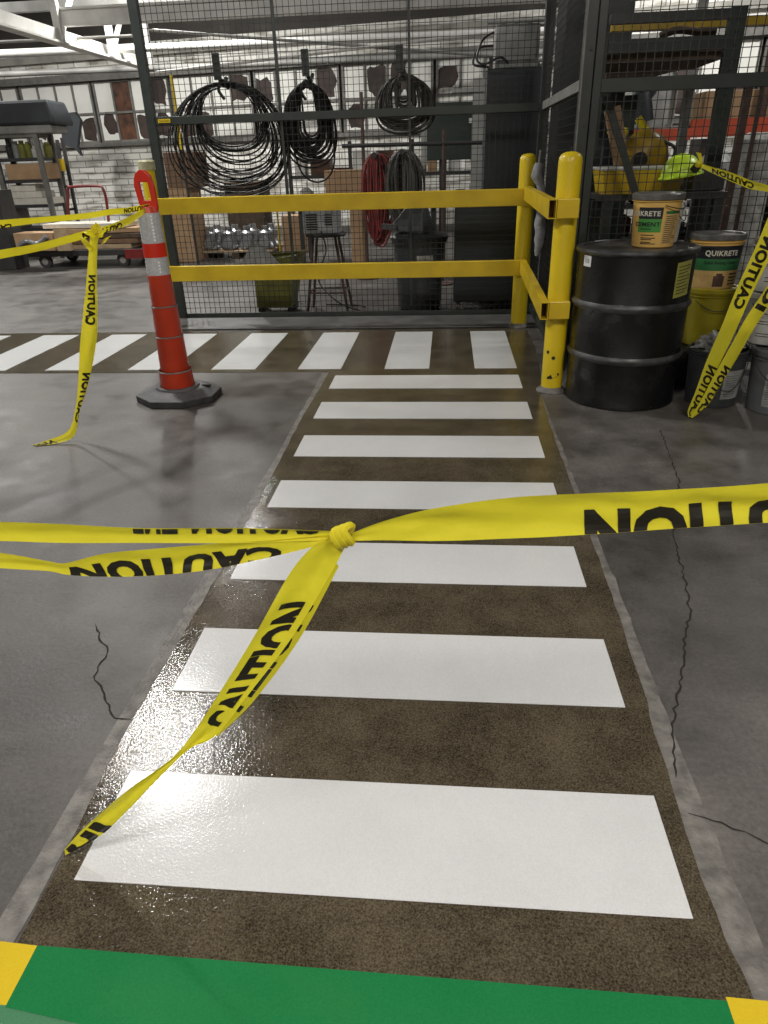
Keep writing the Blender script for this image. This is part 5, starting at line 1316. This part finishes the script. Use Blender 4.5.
for (p_, q_) in (((92,238),(84,232)), ((98,240),(107,228)), ((90,252),(79,236)), ((101,246),(110,236))):
    a = at(p_[0], p_[1], 3.72); b = at(q_[0], q_[1], 3.68); bm = BM()
    rbx = Ribbon([a, (a+b)/2+Vector((0, -.02, .01)), b], [a+Vector((.022, 0, .012)), (a+b)/2+Vector((.026, -.012, .016)), b+Vector((.006, .005, 0))], 5, .1, .15, p_[0]); rbx.mesh(bm, 4); obj('loose_end', bm, 'tape', t)

# --- right tape hanging before the buckets
t = thing('caution_tape', tuple(at(690, 419, 3.97)), 'yellow caution tape slanting down in front of the buckets at the right', 'tape')
rA = [(773,205,3.90),(756.5,245,3.91),(736,290,3.92),(722,325,3.93),(706,362,3.94),(696,390,3.95),(688,410,3.96),(688,420,3.96)]
rB = [(791,209,3.90),(773,251,3.91),(751,296,3.92),(735.5,331,3.93),(718,368,3.94),(705,395,3.95),(695,413,3.96),(690,421,3.96)]
A_ = mixY(rA); B_ = mixY(rB)
for P_ in A_+B_: P_.z = max(P_.z, .006)
rb = strand(t, 'strand', A_, B_, bulge=.08, ripple=.08, seed=9)
s_ = [c_ for c_ in t.children if c_.name.startswith('strand')][-1]
add_words(s_, rb, [('CAUTION', dist_y(rb, 309), dist_y(rb, 238), .15, .82, (0, 1), .05), ('CAUTION', dist_y(rb, 422), dist_y(rb, 366), .2, 1.0, (0, .97), .05)])
rA = [(792,245,3.86),(768,285,3.87),(746,318,3.88),(730,347,3.90),(716,372,3.92),(701,400,3.93),(690,417,3.94)]
rB = [(803,251,3.86),(780,290,3.87),(757,324,3.88),(740,353,3.90),(725,378,3.92),(708,405,3.93),(692,420,3.94)]
A_ = mixY(rA); B_ = mixY(rB)
for P_ in A_+B_: P_.z = max(P_.z, .006)
rb = strand(t, 'strand', A_, B_, bulge=.08, ripple=.1, seed=10)
s_ = [c_ for c_ in t.children if c_.name.startswith('strand')][-1]
add_words(s_, rb, [('CAUTION', dist_y(rb, 412), dist_y(rb, 366), .3, 1.1, (0, .97), .05), ('NOI', dist_y(rb, 262), dist_y(rb, 310), .9, .1, (0, 1), .05)])

# --- tape from the cage to the right edge
t = thing('caution_tape', tuple(at(700, 164, 4.95)), 'short yellow caution tape tied to the cage mesh, running off right', 'tape')
rb = strand(t, 'strand', E([(700,163,4.96),(712,167,4.93),(730,172,4.88),(750,180,4.8),(772,186,4.7),(800,192,4.6)]), E([(700,167,4.96),(712,173,4.93),(730,181,4.88),(750,189,4.8),(768,192,4.7),(800,200,4.6)]), bulge=.06, ripple=.1, seed=12)
s_ = [c_ for c_ in t.children if c_.name.startswith('strand')][-1]
add_words(s_, rb, [('CAUTION', dist_at(rb, 754), dist_at(rb, 712), .2, .9, (0, 1), .05)])
bm = BM(); kc = at(699, 164, 4.96); blob(bm, tuple(kc), (.022, .02, .022), 6, 2, .4, 3); obj('knot', bm, 'tape', t)
bm = BM(); rbx = Ribbon(E([(696,152,4.94),(699,160,4.95)]), E([(701,153,4.94),(703,161,4.95)]), 5, .1, .1, 3); rbx.mesh(bm, 4); obj('loose_end', bm, 'tape', t)
